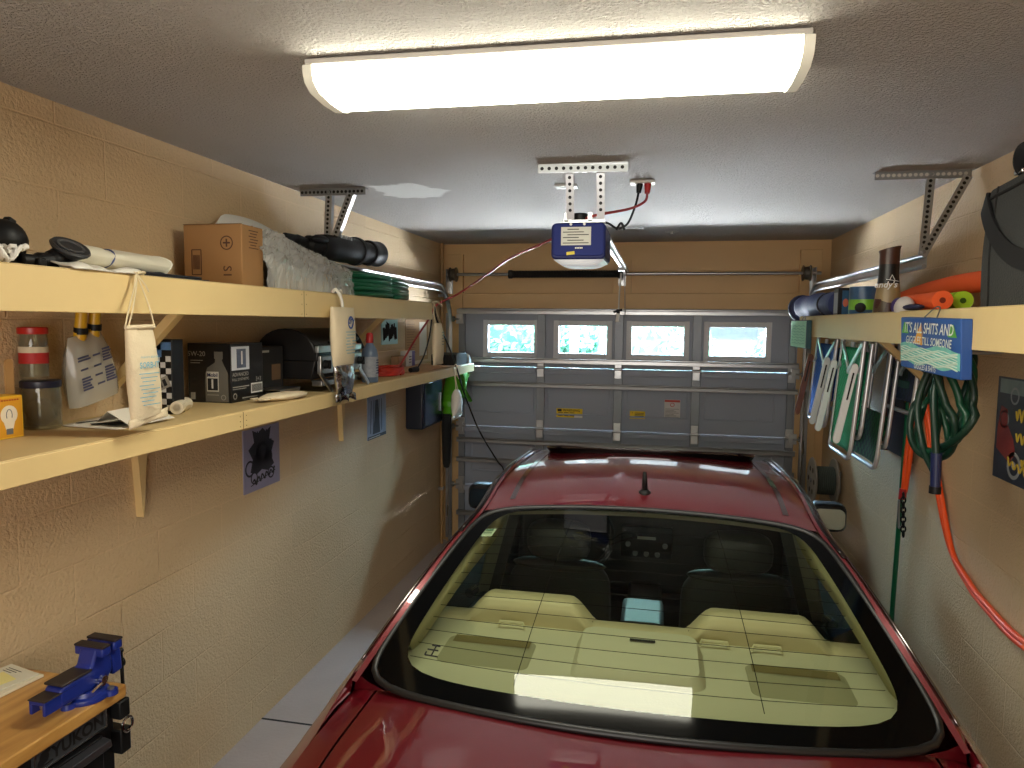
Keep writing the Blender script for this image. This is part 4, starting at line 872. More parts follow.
# black charger at the very end of the shelf
t = thing('battery_charger', 'black charger with slanted white panel at the far end of the lower left shelf', 'charger', (-1.6, 5.4, LZ))
mb = MB(); mb.prism([(5.20, LZ), (5.56, LZ), (5.56, LZ + .03), (5.50, LZ + .085), (5.25, LZ + .10), (5.20, LZ + .08)], (-1.70, 0, 0), (0, 1, 0), (0, 0, 1), .2); mb.build('body', M_black, t, bevel=.004)
mb = MB(); mb.add([(-1.49, 5.505, LZ + .082), (-1.49, 5.56, LZ + .028), (-1.70, 5.56, LZ + .032), (-1.70, 5.505, LZ + .088)], [(0, 1, 2, 3)]); mb.build('white_panel', M_white, t, solid=.006)
mb = MB(); mb.prism([(5.52, LZ + .0), (5.60, LZ + .0), (5.60, LZ + .03), (5.54, LZ + .075)], (-1.50, 0, 0), (0, 1, 0), (0, 0, 1), .012); mb.build('side_guard', M_white, t, bevel=.002)

# ------------------------------------------------------------------ things on the left wall
def poster(name, label, y0, y1, z0, z1, base, x=XL, th=.006):
    t = thing(name, label, 'sign', (x, (y0 + y1) / 2, z0))
    s = 1 if x < 0 else -1
    return t, MB().box((min(x, x + s * th), y0, z0), (max(x, x + s * th), y1, z1)).build('plate', base, t, bevel=.001), x + s * th
t, p_, X_ = poster('tin_sign', 'lavender tin sign with a dark engine drawing below the lower left shelf', 2.945, 3.265, 1.156, 1.458, mat('lavender_tin', (142, 138, 164), .35))
mb = MB(); cy, cz = 3.105, 1.335
def disc(mb, y, z, r, w=None, d=.0006, n=20):
    if w is None: mb.cyl((X_, y, z), (X_ + d, y, z), r, n=n)
    else: mb.lathe([(r - w, 0), (r - w, d), (r, d), (r, 0)], (X_, y, z), 'X', n, True)
disc(mb, cy, cz, .05, .016, n=26); disc(mb, 3.03, 1.22, .03, .008); disc(mb, 3.18, 1.22, .03, .008); disc(mb, 2.995, 1.27, .04, .01)
for k in range(9): mb.bar((X_ + .0003, 3.02 + .0 * k, 1.37 - .012 * k), (X_ + .0003, 3.19, 1.385 - .013 * k), .006, .0006, (1, 0, 0))
for k in range(7): mb.bar((X_ + .0003, 3.045 + .02 * k, 1.44), (X_ + .0003, 3.06 + .016 * k, 1.25), .009, .0006, (1, 0, 0))
mb.prism([(3.0, 1.25), (3.06, 1.235), (3.10, 1.25), (3.15, 1.235), (3.21, 1.26), (3.18, 1.31), (3.215, 1.37), (3.17, 1.39), (3.185, 1.45), (3.14, 1.43), (3.11, 1.452), (3.07, 1.43), (3.02, 1.45), (3.035, 1.39), (2.985, 1.36), (3.02, 1.31)], (X_ - .0003, 0, 0), (0, 1, 0), (0, 0, 1), .0005); disc(mb, 3.06, 1.30, .035); disc(mb, 3.16, 1.30, .035); mb.build('engine_print', mat('near_black_print', (30, 28, 36), .5), p_)
mb = MB()
def scribble(mb, y0, z0, w, h, seed, n=26, r=.0022, x=None):
    rnd = random.Random(seed); pts = []
    for i in range(n):
        pts.append(((x if x else X_) + .0004, y0 + w * i / (n - 1), z0 + h * (.5 + .5 * math.sin(i * 2.1 + rnd.random())) + .1 * h * rnd.random() + .18 * w * i / n))
    mb.tube(spline(pts, 3), r, 4)
scribble(mb, 3.02, 1.18, .19, .035, 3, 16, .0045); mb.bar((X_ + .0004, 3.0, 1.185), (X_ + .0004, 3.22, 1.225), .004, .0006, (1, 0, 0)); mb.build('script', mat('near_black_print', (30, 28, 36), .5), p_)
t, p_, X_ = poster('tin_sign', 'smaller dark-edged sign with a grey blue sketch below the far half of the shelf', 4.39, 4.71, 1.179, 1.476, mat('sketch_blue', (150, 166, 192), .4, vary=.3, vscale=18))
mb = MB(); mb.prism([(4.47, 1.21), (4.60, 1.21), (4.585, 1.30), (4.565, 1.44), (4.52, 1.44), (4.50, 1.30)], (X_, 0, 0), (0, 1, 0), (0, 0, 1), .0006)
for k in range(5): mb.bar((X_ + .0003, 4.43 + .05 * k, 1.22), (X_ + .0003, 4.45 + .045 * k, 1.44), .008, .0006, (1, 0, 0))
mb.box((X_, 4.39, 1.179), (X_ + .0006, 4.71, 1.2)); mb.build('sketch_print', mat('slate_print', (62, 72, 88), .5), p_)
mb = MB(); mb.box((X_, 4.40, 1.186), (X_ + .001, 4.6, 1.192)); mb.build('lettering', M_wprint, p_)
t, p_, X_ = poster('tin_sign', 'pale blue sign with dark scribbled figures on the wall between the two left shelves', 4.64, 4.95, 1.81, 1.985, mat('pale_blue_tin', (168, 206, 214), .4))
mb = MB()
for k in range(7): scribble(mb, 4.66 + .035 * k, 1.83 + .018 * (k % 3), .05, .10, k, 9, .005)
mb.build('figure_print', M_ink, p_)
t, p_, X_ = poster('brown_notice', 'brown paper chart with faint rows of text on the wall near the corner', 5.12, 5.66, 1.665, 1.99, mat('brown_paper', (176, 140, 96), .8), th=.003)
mb = MB(); [mb.box((X_, 5.15, 1.69 + .02 * k), (X_ + .0006, 5.3 + .03 * (k % 3), 1.694 + .02 * k)) for k in range(14)]; mb.build('lettering', mat('brown_print', (126, 92, 58), .8), p_, smooth=False)
mb = MB(); mb.box((X_, 5.44, 1.70), (X_ + .001, 5.62, 1.97)); mb.build('white_page', M_paper, p_, smooth=False)
# dark wall box, leaf blower, conduit
t = thing('wall_box', 'dark navy plastic box fixed on the wall under the far end of the shelf', 'box', (-1.8, 5.35, 1.14))
mb = MB(); mb.box((XL, 5.12, 1.15), (-1.74, 5.62, 1.52)); b_ = mb.build('body', mat('dark_navy_box', (28, 34, 48), .3), t, bevel=.012)
mb = MB(); mb.box((-1.742, 5.15, 1.17), (-1.732, 5.59, 1.5)); mb.build('door', mat('dark_navy_lid', (34, 40, 56), .22), b_, bevel=.005)
mb = MB(); mb.box((-1.732, 5.52, 1.25), (-1.722, 5.54, 1.40)); mb.build('handle', M_galv, b_, bevel=.002)
t = thing('leaf_blower', 'green leaf blower with long black tapering tube hanging near the left corner', 'leaf blower', (-1.72, 5.72, .72))
mb = MB(); mb.tube(spline([(-1.69, 5.62, 1.20), (-1.69, 5.68, 1.30), (-1.68, 5.74, 1.40), (-1.67, 5.78, 1.50)]), [.05] * 6 + [.075] * 6 + [.085] * 6 + [.085] * 6 + [.07], 14) ; mb.build('motor_housing', mat('bright_green_plastic', (96, 176, 36), .35), t, angle=180)
mb = MB(); mb.tube(spline([(-1.64, 5.62, 1.30), (-1.58, 5.60, 1.36), (-1.56, 5.66, 1.46), (-1.62, 5.76, 1.52)]), .02, 10); mb.build('handle', mat('green_handle', (70, 140, 30), .4), t, angle=180)
mb = MB(); mb.grid(lambda u, v: (-1.60 + .05 * math.sin(u * 4 + v * 3), lerp(5.62, 5.93, u), lerp(1.555, 1.36, v) - .06 * u * v + .02 * math.sin(u * 12)), 14, 8); mb.build('collection_bag', mat('green_bag_cloth', (88, 166, 44), .7), t, angle=180, solid=.004)
mb = MB(); mb.tube([(-1.70, 5.61, 1.22), (-1.705, 5.62, 1.12), (-1.71, 5.64, 1.0), (-1.715, 5.66, .80), (-1.72, 5.67, .76)], [.04, .042, .04, .034, .025], 14); mb.build('tube', M_blackm, t)
t = thing('conduit_pipe', 'thin vertical conduit pipe in the left far corner of the room', 'pipe', (-1.845, 5.97, 0))
MB().cyl((-1.852, 5.965, 0.0), (-1.852, 5.965, H - .001), .014, n=12).build('pipe', mat('tan_pipe', (178, 140, 92), .5), t)
for z in (.5, 1.3, 2.2): MB().box((-1.879, 5.94, z - .012), (-1.835, 5.99, z + .012)).build('clip', M_galv, t)
# ------------------------------------------------------------------ on the right shelf
t = thing('dark_tote_bag', 'large charcoal felt tote bag with black strap at the near end of the right shelf', 'bag', (1.13, 2.2, RZ))
def tote(u, v):
    a = u * 2 * PI; n = 6
    cx, cy = math.cos(a), math.sin(a); k = (abs(cx) ** n + abs(cy) ** n) ** (-1 / n)
    tp = 1 - .05 * v; bul = 1 + .05 * math.sin(PI * v) + .02 * noise.noise(Vector((cx * 2, cy * 2, v * 3)))
    return (1.12 + .15 * cx * k * tp * bul, 2.19 + .345 * cy * k * (1 - .03 * v), RZ + .002 + .375 * v + .02 * math.sin(a * 2) * v)
M_felt = mat('charcoal_felt', (58, 60, 60), .9, bump=.4, bscale=160, vary=.15, vscale=10)
mb = MB(); mb.grid(tote, 64, 22); tb = mb.build('body', M_felt, t, angle=180)
mb = MB(); mb.grid(lambda u, v: tuple(Vector((1.12, 2.19, RZ + .40)).lerp(Vector(tote(u, 1)), v) + Vector((0, 0, .012 * math.sin(PI * v)))), 64, 8); mb.build('zip_top', mat('black_nylon2', (30, 31, 34), .7), t, angle=180)
mb = MB(); mb.tube([tote(i / 64, .93) for i in range(64)], .006, 6, closed=True); mb.build('rim_piping', M_blackm, tb)
for q_ in (.41, .52): MB().tube([tote(q_, v / 12) for v in range(13)], .004, 6).build('seam', M_blackm, tb)
def strap(pts, w, m, name, up=(1, 0, 0), th=.006):
    P = spline(pts); mb = MB(); vs = []
    for i, p in enumerate(P):
        d = (P[min(i + 1, len(P) - 1)] - P[max(i - 1, 0)]).normalized(); u_ = Vector(up); s = d.cross(u_).normalized(); u2 = s.cross(d).normalized()
        vs += [p + s * w / 2 + u2 * th / 2, p - s * w / 2 + u2 * th / 2, p - s * w / 2 - u2 * th / 2, p + s * w / 2 - u2 * th / 2]
    fs = []
    for i in range(len(P) - 1):
        for k in range(4): fs.append((i * 4 + k, i * 4 + (k + 1) % 4, i * 4 + 4 + (k + 1) % 4, i * 4 + 4 + k))
    fs += [(3, 2, 1, 0), tuple(len(vs) - 4 + k for k in range(4))]
    mb.add(vs, fs); return mb.build(name, m, t, angle=60)
M_strap = mat('black_webbing', (20, 20, 22), .75)
strap([(1.02, 2.52, 2.36), (.985, 2.50, 2.36), (.968, 2.46, 2.335), (.962, 2.40, 2.27), (.960, 2.32, 2.21), (.958, 2.22, 2.165), (.958, 2.1, 2.15), (.96, 1.95, 2.19)], .055, M_strap, 'shoulder_strap')
strap([(1.03, 2.33, 2.40), (1.0, 2.32, 2.425), (.99, 2.31, 2.45), (.995, 2.30, 2.475), (1.02, 2.285, 2.48)], .035, M_strap, 'grab_loop', (0, 1, 0))
MB().cbox((1.0, 2.32, 2.415), (.02, .05, .014)).build('buckle', M_chrome, t, bevel=.003)

def noodle(name, label, pts, m, r=.034):
    t = thing(name, label, 'pool noodle', pts[0], 'pool noodles')
    P = spline(pts, 6); mb = MB(); mb.tube(P, r, 20); o = mb.build('foam', m, t)
    d = (P[0] - P[1]).normalized(); mb = MB(); mb.cyl(P[0] + d * .0006, P[0] + d * .0012, r * .30, n=14); mb.build('hollow_core', mat('noodle_core', (120, 40, 14), .9) if m is M_foam_o else mat('noodle_core_green', (58, 90, 14), .9), o)
noodle('pool_noodle', 'orange foam pool noodle with its hollow end facing out on the right shelf', [(.985, 2.80, RZ + .036), (1.0, 3.0, RZ + .036), (1.004, 3.25, RZ + .036)], M_foam_o, .034)
noodle('pool_noodle', 'lime green foam pool noodle with hollow end between orange noodle and dark bag', [(1.062, 2.83, RZ + .036), (1.085, 3.1, RZ + .036), (1.11, 3.45, RZ + .036)], M_foam_g)
noodle('pool_noodle', 'long orange foam pool noodle lying on top of the other two noodles', [(1.16, 2.56, RZ + .1), (1.165, 2.9, RZ + .11), (1.17, 3.2, RZ + .11), (1.17, 3.55, RZ + .095), (1.16, 3.9, RZ + .06)], M_foam_o, .04)
t = thing('baseball_cap', 'white and navy cap lying between the dark pouch and the noodles', 'cap', (.935, 3.1, RZ))
mb = MB(); mb.ball((.930, 3.02, RZ + .012), (.033, .07, .046), 20, 12, lambda d: 1 if d.z > -.2 else .98); mb.build('crown', mat('white_cap', (206, 200, 196), .8), t, angle=180)
mb = MB(); mb.ball((.930, 2.92, RZ + .014), (.032, .07, .012), 18, 8); mb.build('brim', mat('navy_cap', (34, 36, 66), .7), t, angle=180)
mb = MB(); mb.ball((.930, 3.08, RZ + .022), (.03, .05, .034), 16, 10); mb.build('back_panel', mat('purple_cap', (70, 52, 110), .7), t, angle=180)

t = thing('camo_pouch', 'tall brown and camouflage foil pouch with white lettering on the right shelf', 'pouch', (.98, 3.36, RZ), 'packages on the right shelf')
def pf(sg):
    def f(u, v):
        w = lerp(.052, .036, min(1, v * 1.7)) if v < .6 else .036 + .004 * (v > .95); e = 2 * u - 1
        th = .045 * math.sqrt(max(0, 1 - e * e)) * (1 - .25 * v)
        a = Vector((1, .0, 0)); b = Vector((0, 1, 0))
        # faces the camera: normal mostly -y with a turn to the middle of the garage
        nx, ny = -.45, -.89; tx, ty = .89, -.45
        q = Vector((.965, 3.36, RZ + .275 * v)) + Vector((tx, ty, 0)) * e * w * (1.12) + Vector((nx, ny, 0)) * sg * th
        return q + Vector((0, 0, .010 * e * (v > .93)))
    return f
M_camo = bpy.data.materials.new('camouflage_pouch'); M_camo.use_nodes = True
nt = M_camo.node_tree; N = nt.nodes.new; p = nt.nodes['Principled BSDF']; tc = N('ShaderNodeTexCoord'); sx = N('ShaderNodeSeparateXYZ'); nt.links.new(tc.outputs['Object'], sx.inputs[0])
vo = N('ShaderNodeTexVoronoi'); vo.inputs['Scale'].default_value = 24; nt.links.new(tc.outputs['Object'], vo.inputs['Vector'])
r1 = N('ShaderNodeValToRGB'); r1.color_ramp.interpolation = 'CONSTANT'; e = r1.color_ramp.elements; e[0].color = lin((74, 58, 40)); e[1].position = .4; e[1].color = lin((148, 128, 92)); k = r1.color_ramp.elements.new(.7); k.color = lin((60, 26, 20))
nt.links.new(vo.outputs['Color'], r1.inputs[0])
r2 = N('ShaderNodeValToRGB'); r2.color_ramp.interpolation = 'CONSTANT'; e = r2.color_ramp.elements; e[0].color = (0, 0, 0, 1); e[1].position = .125; e[1].color = (1, 1, 1, 1)
nt.links.new(sx.outputs['Z'], r2.inputs[0])
r3 = N('ShaderNodeValToRGB'); r3.color_ramp.interpolation = 'CONSTANT'; e = r3.color_ramp.elements; e[0].color = lin((16, 14, 14)); e[1].position = .205; e[1].color = lin((70, 40, 28)); nt.links.new(sx.outputs['Z'], r3.inputs[0])
mxx = N('ShaderNodeMix'); mxx.data_type = 'RGBA'; nt.links.new(r2.outputs[0], mxx.inputs[0]); nt.links.new(r1.outputs[0], mxx.inputs[6]); nt.links.new(r3.outputs[0], mxx.inputs[7]); nt.links.new(mxx.outputs[2], p.inputs['Base Color']); p.inputs['Roughness'].default_value = .35
mb = MB(); mb.grid(pf(1), 14, 18); mb.grid(pf(-1), 14, 18, flip=True); po = mb.build('foil', M_camo, t, angle=180)
fo = Vector((.965, 3.36, RZ)) + Vector((-.45, -.89, 0)) * .047
lt = MB(); lt.text("andy's", fo + Vector((0, 0, .118)), (.89, -.45, 0), (0, 0, 1), .036, bold=.015, shear=.2)
lt.bar(fo + Vector((.0, 0, .142)), fo + Vector((.045, -.022, .132)), .003, .002); lt.bar(fo + Vector((.02, -.01, .16)), fo + Vector((.012, -.006, .138)), .003, .002); lt.bar(fo + Vector((.02, -.01, .16)), fo + Vector((.03, -.015, .138)), .003, .002)
lt.build('lettering', M_wprint, po, smooth=False)
t = thing('picture_can', 'short tin printed with a blue and green picture beside the camouflage pouch', 'can', (.97, 3.62, RZ), 'packages on the right shelf')
mb = MB(); mb.lathe([(0, 0), (.066, 0), (.067, .004), (.067, .128), (.066, .132), (0, .132)], (.975, 3.76, RZ), n=30); cn = mb.build('tin', mat('tin_blue', (50, 84, 120), .35, vary=.5, vscale=14), t)
mb = MB(); mb.lathe([(.0676, .02), (.0676, .07)], (.975, 3.76, RZ), n=30); mb.build('green_band', mat('tin_green', (116, 172, 52), .4, vary=.5, vscale=22), cn)
mb = MB(); mb.ball((.945, 3.70, RZ + .03), (.026, .02, .024), 12, 8); mb.build('dark_motif', M_ink, cn, angle=180)
t, c = carton('picture_carton', 'narrow black-edged carton with red and green figures on the right shelf', .935, 4.10, RZ, 1.045, 4.20, RZ + .145, M_blkbox, 'packages on the right shelf')
mb = MB()
mb.box((.955, 4.099, RZ + .004), (1.04, 4.10, RZ + .13)); f1 = mb.build('picture', mat('picture_field', (40, 90, 130), .4, vary=.4, vscale=30), c, smooth=False)
mb = MB(); mb.box((.995, 4.098, RZ + .002), (1.015, 4.0995, RZ + .132)); mb.build('green_bar', mat('lime_print', (150, 200, 60), .4), c, smooth=False)
mb = MB(); mb.ball((.972, 4.098, RZ + .065), (.014, .002, .022), 12, 8); mb.ball((1.03, 4.098, RZ + .06), (.014, .002, .024), 12, 8); mb.build('figure', mat('salmon_print', (196, 104, 76), .5), c)
mb = MB(); mb.box((.9345, 4.11, RZ + .01), (.935, 4.19, RZ + .12)); mb.build('side_picture', mat('side_print', (150, 158, 168), .5), c, smooth=False)

t = thing('navy_roll_bag', 'navy fabric roll bag hanging over the far end of the right shelf', 'bag', (1.0, 4.6, RZ))
mb = MB(); rr = []
pts = spline([(.99, 4.24, RZ + .062), (.99, 4.45, RZ + .066), (.985, 4.7, RZ + .07), (.98, 4.95, RZ + .07), (.965, 5.1, RZ + .066), (.955, 5.17, RZ + .055)], 7)
for i in range(len(pts)):
    s = i / (len(pts) - 1); rr.append(.060 + .012 * math.sin(s * 17) * .4 + (.012 if s < .85 else -.012) + (.03 if s > .95 else 0))
mb.tube(pts, rr, 20); mb.build('roll', mat('navy_nylon', (40, 50, 92), .7, bump=.8, bscale=14), t, angle=180)
mb = MB(); mb.lathe([(.03, 0), (.085, .012), (.092, .03), (.07, .045)], (.955, 5.16, RZ + .058), 'Y', 20); mb.build('open_end', mat('navy_nylon_dark', (30, 36, 66), .6), t, angle=180)
mb = MB(); mb.tube([(.99 + .075 * math.cos(a), 4.52, RZ + .068 + .068 * math.sin(a)) for a in [2 * PI * k / 20 for k in range(20)]], .005, 5, closed=True); mb.build('tie_band', M_blackm, t)

# ------------------------------------------------------------------ hanging on the right shelf edge
def canvas(label, y0, y1, z0, z1, x0=.868, x1=.898, palette=0):
    t = thing('painted_canvas', label, 'painting', (x0, (y0 + y1) / 2, z0), 'painted canvases')
    return t
t = canvas('blue and green painted canvas sign with white lettering hung on the right shelf edge', 2.31, 2.845, 1.822, 2.0)
CM = Matrix.Translation((.866, 2.578, 2.0)) @ Euler((math.radians(1.2), math.radians(-3), 0)).to_matrix().to_4x4()
mb = MB(); mb.T = CM; mb.box((0, -.265, -.18), (.032, .265, 0)); cv = mb.build('canvas', mat('canvas_blue', (40, 84, 158), .55, vary=.12, vscale=10), t, bevel=.003)
def cgrid(zf0, zf1, ya=.264, yb=-.264, x=-.0008, n=30):
    mb = MB(); mb.T = CM; mb.grid(lambda u, v: (x, lerp(ya, yb, u), lerp(zf0(u), zf1(u), v)), n, 2); return mb
cgrid(lambda u: -.158 + .006 * math.sin(u * 15), lambda u: -.094 + .008 * math.sin(u * 11)).build('painted_sea', mat('sea_teal', (120, 196, 186), .55, vary=.35, vscale=26), cv, smooth=False)
mb = MB(); mb.T = CM
for k in range(9): mb.tube([(-.0014, .255 - .05 * j * 1.0, -.105 - .0058 * k + .004 * math.sin(j * 1.9 + k * 1.3)) for j in range(11)], .0016 + .0006 * (k % 3), 5)
mb.build('painted_foam', mat('foam_print', (206, 226, 214), .6), cv)
mb = MB(); mb.T = CM; mb.add([(-.0016, .135, -.088), (-.0016, .055, -.016), (-.0016, .045, -.092)], [(0, 1, 2)]); mb.add([(-.0016, .04, -.05), (-.0016, .05, -.016), (-.0016, .036, -.088)], [(0, 1, 2)]); mb.build('painted_sail', mat('sail_orange', (232, 168, 60), .6), cv, smooth=False)
for yc in (.215, -.205):
    mb = MB(); mb.T = CM; mb.add([(-.0012, yc + .035, -.056), (-.0012, yc + .01, -.016), (-.0012, yc - .01, -.018), (-.0012, yc - .035, -.056)], [(0, 1, 2, 3)]); mb.build('painted_hill', mat('hill_green', (96, 176, 76), .6), cv, smooth=False)
lt = MB(); lt.T = CM
lt.text("IT'S ALL SHITS AND", (-.0026, .0, -.036), (0, -1, 0), (0, 0, 1), .05, bold=.012, shear=.25)
lt.text('GIGGLES TILL SOMEONE', (-.0026, 0, -.078), (0, -1, 0), (0, 0, 1), .037, bold=.008, shear=.25)
lt.build('lettering', mat('paint_white', (232, 236, 228), .6), cv, smooth=False); lt = MB(); lt.T = CM
lt.text('GIGGLES & SHITS', (-.0022, .02, -.166), (0, -1, 0), (0, 0, 1), .026, bold=.01, shear=.2)
lt.build('lettering', mat('paint_white', (232, 236, 228), .6), cv, smooth=False)
MB().tube(spline([(.88, 2.66, 2.0), (.895, 2.62, 2.03), (.897, 2.585, 2.038), (.895, 2.56, 2.03), (.88, 2.54, 2.0)]), .0022, 6).build('hanging_wire', M_galvd, t)
t = canvas('pale green painted canvas without lettering hung at the far end of the right shelf', 4.54, 5.07, 1.83, 2.005)
mb = MB(); mb.box((.868, 4.54, 1.832), (.896, 5.06, 2.004)); cv = mb.build('canvas', mat('canvas_dark', (30, 70, 76), .55), t, bevel=.003)
mb = MB(); mb.grid(lambda u, v: (.8674, lerp(4.555, 5.055, u), lerp(1.836, 2.0, v)), 10, 6); mb.build('painted_field', mat('pale_green_paint', (186, 232, 200), .6, vary=.2, vscale=26), cv, smooth=False)
mb = MB(); [mb.tube([(.8668, 4.6 + .045 * j, 1.86 + .018 * k + .004 * math.sin(j * 2 + k)) for j in range(10)], .0018, 5) for k in range(7)]; mb.build('painted_wave', mat('wave_paint', (132, 196, 170), .6), cv)
MB().tube(spline([(.895, 4.72, 2.004), (.897, 4.76, 2.026), (.897, 4.8, 2.026), (.895, 4.84, 2.004)]), .002, 6).build('hanging_wire', M_galvd, t)

# ------------------------------------------------------------------ folding lawn chairs under the right shelf
M_tube = mat('chair_aluminium', (214, 216, 220), .3, .55)
M_arm = mat('white_chair_arm', (226, 228, 228), .35)
M_armb = mat('brown_chair_arm', (112, 64, 40), .4)
def lawn_chair(label, ya, yb, xt, xb, zt, zb, web, arms, webz, hooks=True):
    """folded tube chair hung flat along the wall: near side tube ya, far side tube yb"""
    t = thing('folding_lawn_chair', label, 'chair', ((xt + xb) / 2, (ya + yb) / 2, zb), 'folding lawn chairs')
    def X(z): return lerp(xb, xt, (z - zb) / (zt - zb))
    fr = MB(); r = .011
    def U(ya, yb, off, za, zb_):
        pts = [(X(za) + off, ya, za), (X(zb_ + .07) + off, ya, zb_ + .07)]
        pts += [(X(zb_) + off, ya + .05 * (1 - math.cos(a)) + 0, zb_ + .05 * (1 - math.sin(a))) for a in (.5, 1.0, PI / 2)]
        pts += [(X(zb_) + off, yb - .05 * (1 - math.cos(a)), zb_ + .05 * (1 - math.sin(a))) for a in (PI / 2, 1.0, .5)]
        pts += [(X(zb_ + .07) + off, yb, zb_ + .07), (X(za) + off, yb, za)]
        fr.tube(pts, r, 10)
    U(ya, yb, 0, zt, zb); f = fr.build('back_frame', M_tube, t)
    fr = MB(); U(ya + .03, yb - .03, .045, zt - .015, zb + .10); fr.build('leg_frame', M_tube, t)
    mid = (ya + yb) / 2
    fr = MB(); fr.bar((X(zt - .01) - .006, ya + .02, zt - .02), (X(zt - .17) - .006, mid + .02, zt - .17), .022, .008, (1, 0, 0)); fr.bar((X(zt - .01) - .006, yb - .02, zt - .02), (X(zt - .17) - .006, mid - .02, zt - .17), .022, .008, (1, 0, 0)); fr.build('fold_link', M_tube, t)
    wb = MB(); wb.grid(lambda u, v: (X(lerp(webz[1], webz[0], v)) - .004 + .014 * math.sin(PI * u), lerp(ya + .012, yb - .012, u), lerp(webz[1], webz[0], v)), 12, 24); wb.build('webbing', web, t, angle=180, solid=.004)
    wb = MB(); wb.grid(lambda u, v: (X(lerp(webz[1], webz[0], v)) + .035 + .018 * math.sin(PI * u), lerp(ya + .04, yb - .04, u), lerp(webz[1] - .02, webz[0] + .12, v)), 10, 18); wb.build('seat_webbing', web, t, angle=180, solid=.004)
    for y, m in arms:
        pts = [(u, v) for u, v in rrect(.05, .41, .024)]
        mb = MB(); mb.T = Matrix.Translation((X(1.58) - .055, y, 1.585)) @ Euler((math.radians(2), math.radians(10), 0)).to_matrix().to_4x4()
        mb.prism([(u * .7, v) for u, v in pts], (0, .012, 0), (1, 0, 0), (0, 0, 1), .024); a = mb.build('arm', m, t, bevel=.004)
        mb = MB(); mb.T = Matrix.Translation((X(1.58) - .055, y, 1.585)) @ Euler((math.radians(2), math.radians(10), 0)).to_matrix().to_4x4(); mb.prism(rrect(.008, .14, .004), (0, -.0118, .09), (1, 0, 0), (0, 0, 1), .0012); mb.build('arm_slot', M_hole, a)
        MB().tube([(X(1.72) - .02, y, 1.74), (X(1.72) + .0, y + (.02 if y < mid else -.02), 1.76), (X(1.80), (ya if y < mid else yb), 1.79)], .008, 8).build('arm_strut', M_tube, t)
    return t
M_webb = weave_mat('blue_webbing', (30, 110, 214), (20, 78, 176), 60)
M_webg = weave_mat('green_webbing', (56, 196, 138), (36, 150, 108), 70)
M_webd = weave_mat('navy_green_webbing', (36, 108, 58), (18, 60, 40), 36)
lawn_chair('folding lawn chair with blue webbing and one brown arm nearest the garage door', 4.48, 4.98, 1.03, .985, 1.90, 1.37, M_webb, [(4.50, M_arm), (4.97, M_armb)], (1.40, 1.86))
lawn_chair('folding lawn chair with bright green webbing and slotted white arms, second from the garage door', 3.80, 4.22, 1.0, .955, 1.90, 1.30, M_webg, [(3.79, M_arm), (4.21, M_arm)], (1.33, 1.86))
lawn_chair('folding lawn chair with dark green webbing hanging behind the bright green one', 3.84, 4.30, 1.14, 1.09, 1.90, 1.25, M_webd, [], (1.27, 1.53))
t = lawn_chair('folding lawn chair with navy webbing hanging nearest the wall behind the other chairs', 3.72, 4.18, 1.235, 1.205, 1.90, 1.55, weave_mat('navy_webbing', (26, 36, 78), (16, 22, 50), 36), [], (1.60, 1.86))
t = thing('wood_panel', 'brown-edged dark panel leaning on the right wall behind the chairs', 'panel', (1.3, 4.3, 1.2))
mb = MB(); mb.box((1.296, 4.02, 1.27), (1.316, 4.42, 1.86)); b_ = mb.build('board', mat('dark_board', (34, 32, 40), .5), t, bevel=.002)
mb = MB(); mb.box((1.288, 4.0, 1.26), (1.318, 4.03, 1.87)); mb.box((1.288, 4.41, 1.26), (1.318, 4.44, 1.87)); mb.build('edge_strip', mat('brown_edge', (120, 74, 44), .5), t, bevel=.003)

# ------------------------------------------------------------------ hoses, poles and poster by the right wall
t = thing('green_garden_hose', 'dark green garden hose hung in long loops behind the painted lettering sign', 'hose', (1.05, 2.75, 1.42))
for k in range(5):
    cy = 2.73 + .025 * math.sin(k * 2.1); w = .155 + .025 * math.sin(k * 1.3); zb = 1.51 + .022 * k - .05 * (k == 3); xo = .95 + .020 * k
    mb = MB(); mb.tube([(xo + .03 * math.sin(a * 2 + k), cy + w * math.cos(a) * (1 if math.sin(a) < 0 else .75), 1.71 + (1.89 - 1.71 if math.sin(a) > 0 else 1.71 - zb) * math.sin(a)) for a in [2 * PI * i / 44 for i in range(44)]], .0125, 10, closed=True); mb.build('loop', M_green if k % 2 else M_greend, t, angle=180)
mb = MB(); mb.tube(spline([(.97, 2.72, 1.86), (.935, 2.68, 1.75), (.93, 2.64, 1.62), (.935, 2.63, 1.53)]), .0125, 10); mb.tube(spline([(.97, 2.80, 1.86), (.935, 2.83, 1.7), (.935, 2.76, 1.55), (.94, 2.66, 1.48)]), .0125, 10); mb.build('free_end', M_greend, t, angle=180)
MB().cyl((.935, 2.63, 1.545), (.938, 2.63, 1.43), .0175, .016, n=14).build('grip_sleeve', mat('navy_sleeve', (24, 34, 74), .4), t)
MB().cyl((.938, 2.63, 1.43), (.938, 2.63, 1.405), .019, n=14).build('coupling', M_black, t)
mb = MB(); mb.tube(spline([(.922, 2.69, 1.895), (.98, 2.7, 1.895), (1.05, 2.7, 1.885), (1.14, 2.7, 1.89), (1.16, 2.7, 1.903)]), .007, 8); mb.build('hanger_hook', M_galvd, t)
t = thing('push_broom', 'green handled broom standing against the right wall with its head upward', 'broom', (1.28, 4.0, 0))
mb = MB(); mb.cyl((1.288, 4.125, .003), (1.262, 3.955, 1.61), .0125, n=12); mb.build('pole', mat('green_pole', (14, 92, 60), .35), t)
mb = MB(); mb.cyl((1.2635, 3.965, 1.585), (1.263, 3.962, 1.605), .0165, n=12); mb.build('brass_ring', mat('brass', (200, 160, 60), .3, 1), t)
